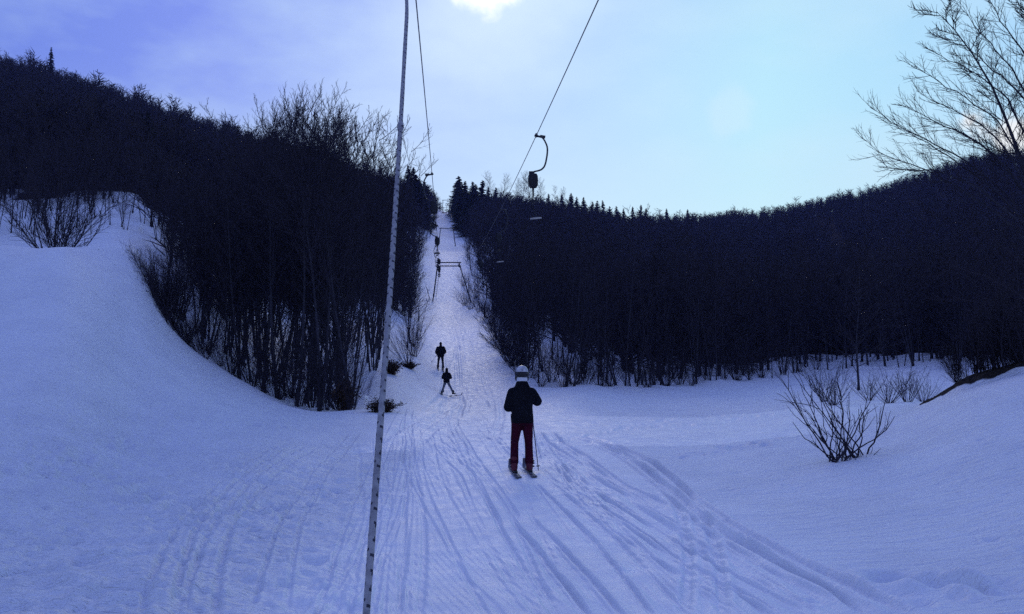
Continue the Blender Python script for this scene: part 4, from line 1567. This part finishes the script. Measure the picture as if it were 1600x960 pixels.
def chain(t, pts, rad):
    """limb: overlapping closed pieces that taper from joint to joint"""
    pts = [np.asarray(p, float) for p in pts]
    for i in range(len(pts) - 1):
        t.add([pts[i], pts[i] * 0.5 + pts[i + 1] * 0.5, pts[i + 1]], [rad[i], (rad[i] + rad[i + 1]) / 2, rad[i + 1]], 14, True)
    for p, r in zip(pts, rad):
        V, q = ico(p, (r, r, r))
        t.raw(V, q)


def rings(t, rs_):
    """lofted trunk of the body: (z, rx, ry, y)"""
    n = 20
    th = np.arange(n) * 2 * math.pi / n
    V = []
    for z, rx, ry, y in rs_:
        V += [(rx * math.cos(a), y + ry * math.sin(a), z) for a in th]
    m = len(rs_)
    k = np.arange(n)
    i = np.arange(m - 1)[:, None] * n
    q = np.stack([i + k, i + (k + 1) % n, i + n + (k + 1) % n, i + n + k], -1).reshape(-1, 4)
    V += [(0, rs_[0][3], rs_[0][0]), (0, rs_[-1][3], rs_[-1][0])]
    T = [(m * n, (j + 1) % n, j) for j in range(n)] + [(m * n + 1, (m - 1) * n + j, (m - 1) * n + (j + 1) % n) for j in range(n)]
    t.raw(V, q, T)


def solid(t, name, m, parent, vox, smooth=4):
    """fuses the overlapping pieces into one continuous skin"""
    o = t.build(name, m, parent, True)
    r = o.modifiers.new("fuse", 'REMESH')
    r.mode = 'VOXEL'
    r.voxel_size = vox
    r.use_smooth_shade = True
    s = o.modifiers.new("soften", 'SMOOTH')
    s.iterations = smooth
    s.factor = 0.5
    dg = bpy.context.evaluated_depsgraph_get()
    dg.update()
    me = bpy.data.meshes.new_from_object(o.evaluated_get(dg))
    me.name = name
    o.modifiers.clear()
    o.data = me
    if not me.materials:
        me.materials.append(m)
    return o


def glove(w, f, m, parent, vox=0.006):
    """five bent fingers and a thumb-side palm; w wrist, f direction the hand points"""
    w, f = np.asarray(w, float), np.asarray(f, float) / np.linalg.norm(f)
    s = np.cross(f, [0, 0, 1.0])
    s /= np.linalg.norm(s)
    u = np.cross(s, f)
    t = Tubes()
    chain(t, [w - f * 0.03, w + f * 0.03, w + f * 0.085], [0.036, 0.040, 0.041])
    for k, l in zip((-0.031, -0.010, 0.011, 0.031), (0.062, 0.076, 0.072, 0.055)):
        b = w + f * 0.095 + s * k
        chain(t, [b, b + f * l * 0.5 - u * 0.012, b + f * l * 0.62 - u * 0.045, b + f * l * 0.25 - u * 0.062], [0.0125, 0.012, 0.0115, 0.010])
    sg = -1 if w[0] > 0 else 1
    b = w + f * 0.035 + s * sg * 0.034
    chain(t, [b, b + s * sg * 0.030 + f * 0.032 - u * 0.02, b + s * sg * 0.014 + f * 0.062 - u * 0.045], [0.015, 0.014, 0.012])
    return solid(t, "glove", m, parent, vox, 2)


def person(name, loc, yaw, sc, pose, mats, label, vox, hat):
    o = empty(name, loc, yaw)
    o.scale = (sc, sc, sc)
    tag(o, label, "person")
    sh_l, el_l, wr_l = pose['arm_l']
    sh_r, el_r, wr_r = pose['arm_r']
    lean = pose.get('lean', 0.0)
    hipz = pose.get('hip', 0.92)

    def L(z):
        return lean * max(0, z - hipz)
    # body: one continuous figure under the clothes
    b = Tubes()
    rings(b, [(hipz - 0.08, 0.13, 0.10, 0), (hipz + 0.06, 0.15, 0.105, L(hipz + .06)), (1.08, 0.13, 0.095, L(1.08)), (1.26, 0.155, 0.11, L(1.26)), (1.38, 0.15, 0.09, L(1.38)), (1.44, 0.07, 0.065, L(1.44))])
    chain(b, [(0, L(1.42), 1.42), (0, L(1.54) + 0.01, 1.545)], [0.056, 0.054])
    hy = L(1.64) + 0.02
    V, q = ico((0, hy, 1.645), (0.075, 0.094, 0.112))
    b.raw(V, q)
    V, q = ico((0, hy + 0.045, 1.585), (0.048, 0.050, 0.052))
    b.raw(V, q)
    chain(b, [(0, hy + 0.092, 1.665), (0, hy + 0.112, 1.632)], [0.010, 0.015])
    for s in (-1, 1):
        V, q = ico((s * 0.033, hy + 0.080, 1.662), (0.015, 0.012, 0.012))
        b.raw(V, q)
        V, q = ico((s * 0.078, hy - 0.005, 1.64), (0.012, 0.022, 0.032))
        b.raw(V, q)
    V, q = ico((0, hy + 0.093, 1.588), (0.026, 0.010, 0.009))
    b.raw(V, q)
    for sh, el, wr in ((sh_l, el_l, wr_l), (sh_r, el_r, wr_r)):
        chain(b, [sh, el, wr], [0.052, 0.042, 0.030])
        f = np.asarray(wr, float) - np.asarray(el, float)
        chain(b, [wr, np.asarray(wr) + f / np.linalg.norm(f) * 0.09], [0.028, 0.026])
    for s, key in ((-1, 'leg_l'), (1, 'leg_r')):
        h, k, a = pose[key]
        chain(b, [h, k, a], [0.080, 0.055, 0.042])
        a = np.asarray(a, float)
        chain(b, [a, a + [0, 0.10, -0.07]], [0.040, 0.032])
    solid(b, "body", M_SKIN, o, vox, 3)
    # jacket
    j = Tubes()
    w = pose.get('bulk', 1.0)
    rings(j, [(hipz - 0.10, 0.180 * w, 0.150 * w, 0), (hipz - 0.075, 0.192 * w, 0.158 * w, 0), (hipz - 0.03, 0.188 * w, 0.155 * w, L(hipz)), (hipz, 0.200 * w, 0.165 * w, L(hipz)), (hipz + 0.06, 0.192 * w, 0.15 * w, L(hipz + .06)), (1.10, 0.185 * w, 0.15 * w, L(1.10)), (1.25, 0.205 * w, 0.16 * w, L(1.25)),
              (1.34, 0.215 * w, 0.15 * w, L(1.34)), (1.40, 0.175 * w, 0.125 * w, L(1.40)), (1.45, 0.132, 0.11, L(1.45)), (1.50, 0.110, 0.105, L(1.50)), (1.545, 0.096, 0.10, L(1.545))])
    V, q = ico((0, L(1.45) - 0.075, 1.445), (0.125, 0.075, 0.085))
    j.raw(V, q)
    for sh, el, wr in ((sh_l, el_l, wr_l), (sh_r, el_r, wr_r)):
        e = np.asarray(el, float)
        m1 = np.asarray(sh) * 0.5 + e * 0.5
        chain(j, [sh, m1, e, e * 0.5 + np.asarray(wr) * 0.5, wr], [0.094 * w, 0.094 * w, 0.088 * w, 0.080 * w, 0.058])
    solid(j, "jacket", mats['jacket'], o, vox)
    # trousers
    t = Tubes()
    rings(t, [(hipz - 0.12, 0.160, 0.130, -0.01), (hipz - 0.04, 0.170, 0.14, -0.01), (hipz + 0.08, 0.160, 0.13, 0)])
    for key in ('leg_l', 'leg_r'):
        h, k, a = (np.asarray(v, float) for v in pose[key])
        kk = k + (a - k) * 0.45
        chain(t, [h, h * 0.5 + k * 0.5, k, kk, a + (k - a) * 0.12], [0.100, 0.086, 0.070, 0.070, 0.076])
    solid(t, "trousers", mats['trousers'], o, vox)
    # boots
    for key in ('leg_l', 'leg_r'):
        a = np.asarray(pose[key][2], float)
        tw = pose.get('toe', {}).get(key, 0.0)
        d = np.array([math.sin(tw), math.cos(tw), 0])
        bt = Tubes()
        chain(bt, [a + [0, 0.0, 0.10], a + [0, 0, 0.02], a + d * -0.03 + [0, 0, -0.06]], [0.066, 0.064, 0.058])
        chain(bt, [a + d * -0.06 + [0, 0, -0.075], a + d * 0.08 + [0, 0, -0.075], a + d * 0.17 + [0, 0, -0.08]], [0.048, 0.050, 0.042])
        bo = solid(bt, "ski_boot", mats['boot'], o, max(vox * 0.8, 0.008), 2)
        bk = Tubes()
        for z in (-0.03, 0.02, 0.06):
            bk.box(a + [0.055 * (1 if a[0] > 0 else -1) - 0.02, -0.03, z - 0.012], a + [0.055 * (1 if a[0] > 0 else -1) + 0.028, 0.03, z + 0.012])
        bk.build("buckle", M_BLK, bo)
    for wr, el in ((wr_l, el_l), (wr_r, el_r)):
        glove(wr, np.asarray(wr, float) - np.asarray(el, float), M_BLK, o, max(0.007, vox * 0.6))
    if hat == 'helmet':
        h = Tubes()
        V, q = lathe([(0.112, 1.640), (0.115, 1.67), (0.114, 1.70), (0.107, 1.733), (0.093, 1.766), (0.070, 1.793), (0.039, 1.810), (0.0, 1.815)], 28)
        V[:, 1] = V[:, 1] * 1.17 + hy
        h.raw(V, q)
        # raised vent ribs on the shell
        for x in (-0.05, 0.0, 0.05):
            pr = [(x, hy - 0.128 + abs(x) * 0.3, 1.722), (x, hy - 0.085, 1.778 - abs(x) * 0.35), (x, hy, 1.813 - abs(x) * 0.45), (x, hy + 0.085, 1.778 - abs(x) * 0.35)]
            h.add(pr, 0.010, 6, True)
        ho = h.build("helmet", M_WHITE, o, True)
        k = Tubes()
        V, q = lathe([(0.108, 1.612), (0.120, 1.618), (0.122, 1.645), (0.1205, 1.695), (0.115, 1.704)], 28)
        V[:, 1] = V[:, 1] * 1.16 + hy
        k.raw(V, q)
        for s in (-1, 1):
            V, q = ico((s * 0.098, hy + 0.01, 1.605), (0.024, 0.052, 0.058))
            k.raw(V, q)
        k.build("helmet_rim", M_BLK, ho, True)
        g = Tubes()
        V, q = lathe([(0.1235, 1.652), (0.1265, 1.656), (0.1265, 1.676), (0.1235, 1.680)], 28)
        V[:, 1] = V[:, 1] * 1.16 + hy
        g.raw(V, q)
        V, q = ico((0, hy + 0.118, 1.665), (0.082, 0.038, 0.045))
        g.raw(V, q)
        g.build("goggles", M_BLK, ho, True)
        n = Tubes()
        V, q = lathe([(0.070, 1.475), (0.090, 1.50), (0.0945, 1.54), (0.096, 1.585), (0.092, 1.618), (0.07, 1.625)], 24)
        V[:, 1] = V[:, 1] * 1.06 + hy - 0.014
        n.raw(V, q).build("neck_warmer", M_CLOTHW, o, True)
    else:
        h = Tubes()
        V, q = ico((0, hy - 0.01, 1.675), (0.096, 0.112, 0.105))
        h.raw(V, q)
        if hat == 'hood':
            V, q = ico((0, hy - 0.045, 1.60), (0.100, 0.095, 0.11))
            h.raw(V, q)
        V, q = ico((0, hy - 0.03, 1.775), (0.03, 0.03, 0.03))
        h.raw(V, q)
        solid(h, "hat", mats['jacket'], o, vox, 2)
        n = Tubes()
        V, q = lathe([(0.070, 1.46), (0.082, 1.50), (0.082, 1.56), (0.066, 1.58)], 20)
        V[:, 1] += L(1.5)
        n.raw(V, q).build("scarf", mats['jacket'], o, True)
    return o


def ski(P, ang, length, label, group, pitch=0.0):
    """one ski: waisted board with a turned-up tip and a binding"""
    n = 18
    t = np.linspace(-0.5, 0.5, n)
    w = 0.040 + 0.016 * (2 * t) ** 2
    w[-1] *= 0.45
    w[-2] *= 0.8
    w[0] *= 0.8
    y = t * length
    z = 0.012 + 0.13 * np.clip((t - 0.40) / 0.10, 0, 1) ** 2 + 0.02 * np.clip((-t - 0.46) / 0.04, 0, 1) ** 2
    V = []
    for i in range(n):
        V += [(-w[i], y[i], z[i] - 0.008), (w[i], y[i], z[i] - 0.008), (w[i], y[i], z[i] + 0.008), (-w[i], y[i], z[i] + 0.008)]
    k = np.arange(4)
    i = np.arange(n - 1)[:, None] * 4
    q = np.stack([i + k, i + (k + 1) % 4, i + 4 + (k + 1) % 4, i + 4 + k], -1).reshape(-1, 4)
    q = np.vstack([q, [[3, 2, 1, 0], [(n - 1) * 4 + j for j in range(4)]]])
    o = Tubes().raw(V, q).build("ski", M_SKI, None, False, P)
    o.rotation_euler = (pitch, 0, ang)
    tag(o, label, "ski", group)
    bd = Tubes()
    bd.box((-0.036, -0.20, 0.0205), (0.036, -0.10, 0.055))
    bd.box((-0.036, 0.15, 0.0205), (0.036, 0.23, 0.05))
    bd.box((-0.022, -0.12, 0.0212), (0.022, 0.17, 0.032))
    bd.build("binding", M_BLK, o)
    return o


def pole(top, tip, label, group=None):
    top, tip = np.asarray(top, float), np.asarray(tip, float)
    o = empty("ski_pole", tip)
    tag(o, label, "ski pole", group)
    d = (top - tip) / np.linalg.norm(top - tip)
    L = np.linalg.norm(top - tip)
    Tubes().add([(0, 0, 0), d * 0.04, d * (L - 0.12)], [0.003, 0.007, 0.009], 8, True).build("shaft", M_POLE, o, True)
    Tubes().add([d * (L - 0.14), d * (L - 0.06), d * L], [0.014, 0.017, 0.019], 10, True).build("grip", M_BLK, o, True)
    Tubes().add([d * 0.085, d * 0.093, d * 0.10], [0.032, 0.034, 0.012], 14, True).build("basket", M_BLK, o)


# the skier in front of the camera
SY = 15.3
SXp = (816 - 800) / F * SY
sk = np.array([SXp, SY, g1(SXp, SY) + 0.02])
yaw = R(5)
pose = dict(arm_l=((-0.165, 0.03, 1.345), (-0.235, 0.04, 1.10), (-0.09, 0.27, 1.12)), arm_r=((0.165, 0.03, 1.345), (0.268, 0.10, 1.20), (0.09, 0.28, 1.33)),
            leg_l=((-0.085, 0.0, 0.86), (-0.128, 0.05, 0.50), (-0.140, 0.0, 0.13)), leg_r=((0.085, 0.0, 0.86), (0.112, 0.03, 0.50), (0.120, 0.0, 0.13)), lean=0.06, bulk=0.97)
person("person", sk, yaw, 1.0, pose, dict(jacket=M_BLACK, trousers=M_RED, boot=M_REDB), "person in black jacket, dark red trousers and white helmet, seen from behind", 0.014, 'helmet')


def local(p, base=sk, a=yaw, s=1.0):
    c, n = math.cos(a), math.sin(a)
    return np.array([base[0] + s * (p[0] * c - p[1] * n), base[1] + s * (p[0] * n + p[1] * c), base[2] + s * p[2]])


slope = math.atan((g1(sk[0], SY + 0.8) - g1(sk[0], SY - 0.8)) / 1.6)
for sx, who in ((-0.132, "ski under the boot with no pole beside it, below the red trousers"), (0.122, "ski nearest the hanging pole, under the red trousers")):
    p = local((sx, 0.06, 0))
    ski((p[0], p[1], g1(p[0], p[1]) + 0.012), yaw + R(1), 1.45, who, "skis of the skier in red trousers", slope)
g_r = local((0.19, 0.20, 0.98))
t_r = local((0.275, -0.02, 0.10))
t_r[2] = g1(t_r[0], t_r[1]) + 0.03
pole(g_r, t_r, "thin dark ski pole hanging beside the red trouser leg", None)
g_l, t_l = local((-0.17, 0.14, 0.98)), local((-0.178, 0.0, 0.06))
t_l[2] = g1(t_l[0], t_l[1]) + 0.02
pole(g_l, t_l, "ski pole held close along the outer red trouser leg", None)

# the far skier standing on the trail
D2 = 57.7
x2 = (688.5 - 800) / F * D2
p2 = np.array([x2, D2, g1(x2, D2) + 0.02])
pose2 = dict(arm_l=((-0.18, 0.02, 1.39), (-0.27, 0.0, 1.13), (-0.20, 0.16, 0.98)), arm_r=((0.18, 0.02, 1.39), (0.275, 0.0, 1.13), (0.16, 0.20, 1.02)),
             leg_l=((-0.095, 0, 0.86), (-0.14, 0.06, 0.50), (-0.165, 0.0, 0.13)), leg_r=((0.095, 0, 0.86), (0.145, 0.06, 0.50), (0.165, 0.0, 0.13)), lean=0.08, bulk=1.22)
person("person", p2, R(8), 1.0, pose2, dict(jacket=M_BLACK, trousers=M_DARKTR, boot=M_BLK), "distant skier in bulky black jacket and black trousers, higher of the two on the trail", 0.02, 'hat')
for sx in (-0.165, 0.165):
    p = local((sx, 0.05, 0), p2, R(8))
    ski((p[0], p[1], g1(p[0], p[1]) + 0.02), R(8), 1.65, "narrow dark ski under the distant skier all in black", "skis of the skier all in black", 0.19)
pole(local((-0.24, 0.24, 0.95), p2, R(8)), local((-0.62, -0.15, 0.42), p2, R(8)), "ski pole angled out behind the distant skier all in black")

# the child below, legs astride
D3 = 47.0
x3 = (698 - 800) / F * D3
p3_ = np.array([x3, D3, g1(x3, D3) + 0.02])
pose3 = dict(arm_l=((-0.17, 0.02, 1.36), (-0.26, 0.06, 1.13), (-0.12, 0.25, 1.10)), arm_r=((0.17, 0.02, 1.36), (0.27, 0.06, 1.13), (0.14, 0.25, 1.10)),
             leg_l=((-0.09, 0, 0.84), (-0.20, 0.04, 0.49), (-0.30, -0.02, 0.13)), leg_r=((0.09, 0, 0.84), (0.26, 0.05, 0.50), (0.45, 0.0, 0.15)), lean=0.06, bulk=1.12, hip=0.90, toe=dict(leg_r=0.9))
person("person", p3_, R(-4), 0.80, pose3, dict(jacket=M_BLACK, trousers=M_GREYTR, boot=M_BLK), "small distant skier with legs astride in grey trousers and dark hooded jacket", 0.02, 'hood')
for (sx, a, who) in ((-0.30, R(-4), "ski pointing straight uphill under the small skier in grey trousers"), (0.45, R(-55), "ski turned outwards under the small skier in grey trousers")):
    p = local((sx, 0.02, 0), p3_, R(-4), 0.8)
    ski((p[0], p[1], g1(p[0], p[1]) + 0.02), a, 1.15, who, "skis of the small skier", 0.10)


# ------------------------------------------------------------------ thin cold air between here and the far slopes
def haze():
    t = Tubes().box((-480, -60, -60), (480, 640, 175))
    m = bpy.data.materials.new("haze_air")
    m.use_nodes = True
    nt = m.node_tree
    nt.nodes.clear()
    v = nt.nodes.new('ShaderNodeVolumePrincipled')
    v.inputs['Color'].default_value = (0.36, 0.42, 1.0, 1)
    v.inputs['Density'].default_value = 0.00020
    v.inputs['Anisotropy'].default_value = 0.3
    o = nt.nodes.new('ShaderNodeOutputMaterial')
    nt.links.new(v.outputs[0], o.inputs['Volume'])
    h = t.build("haze", m)
    tag(h, kind='stuff')


haze()
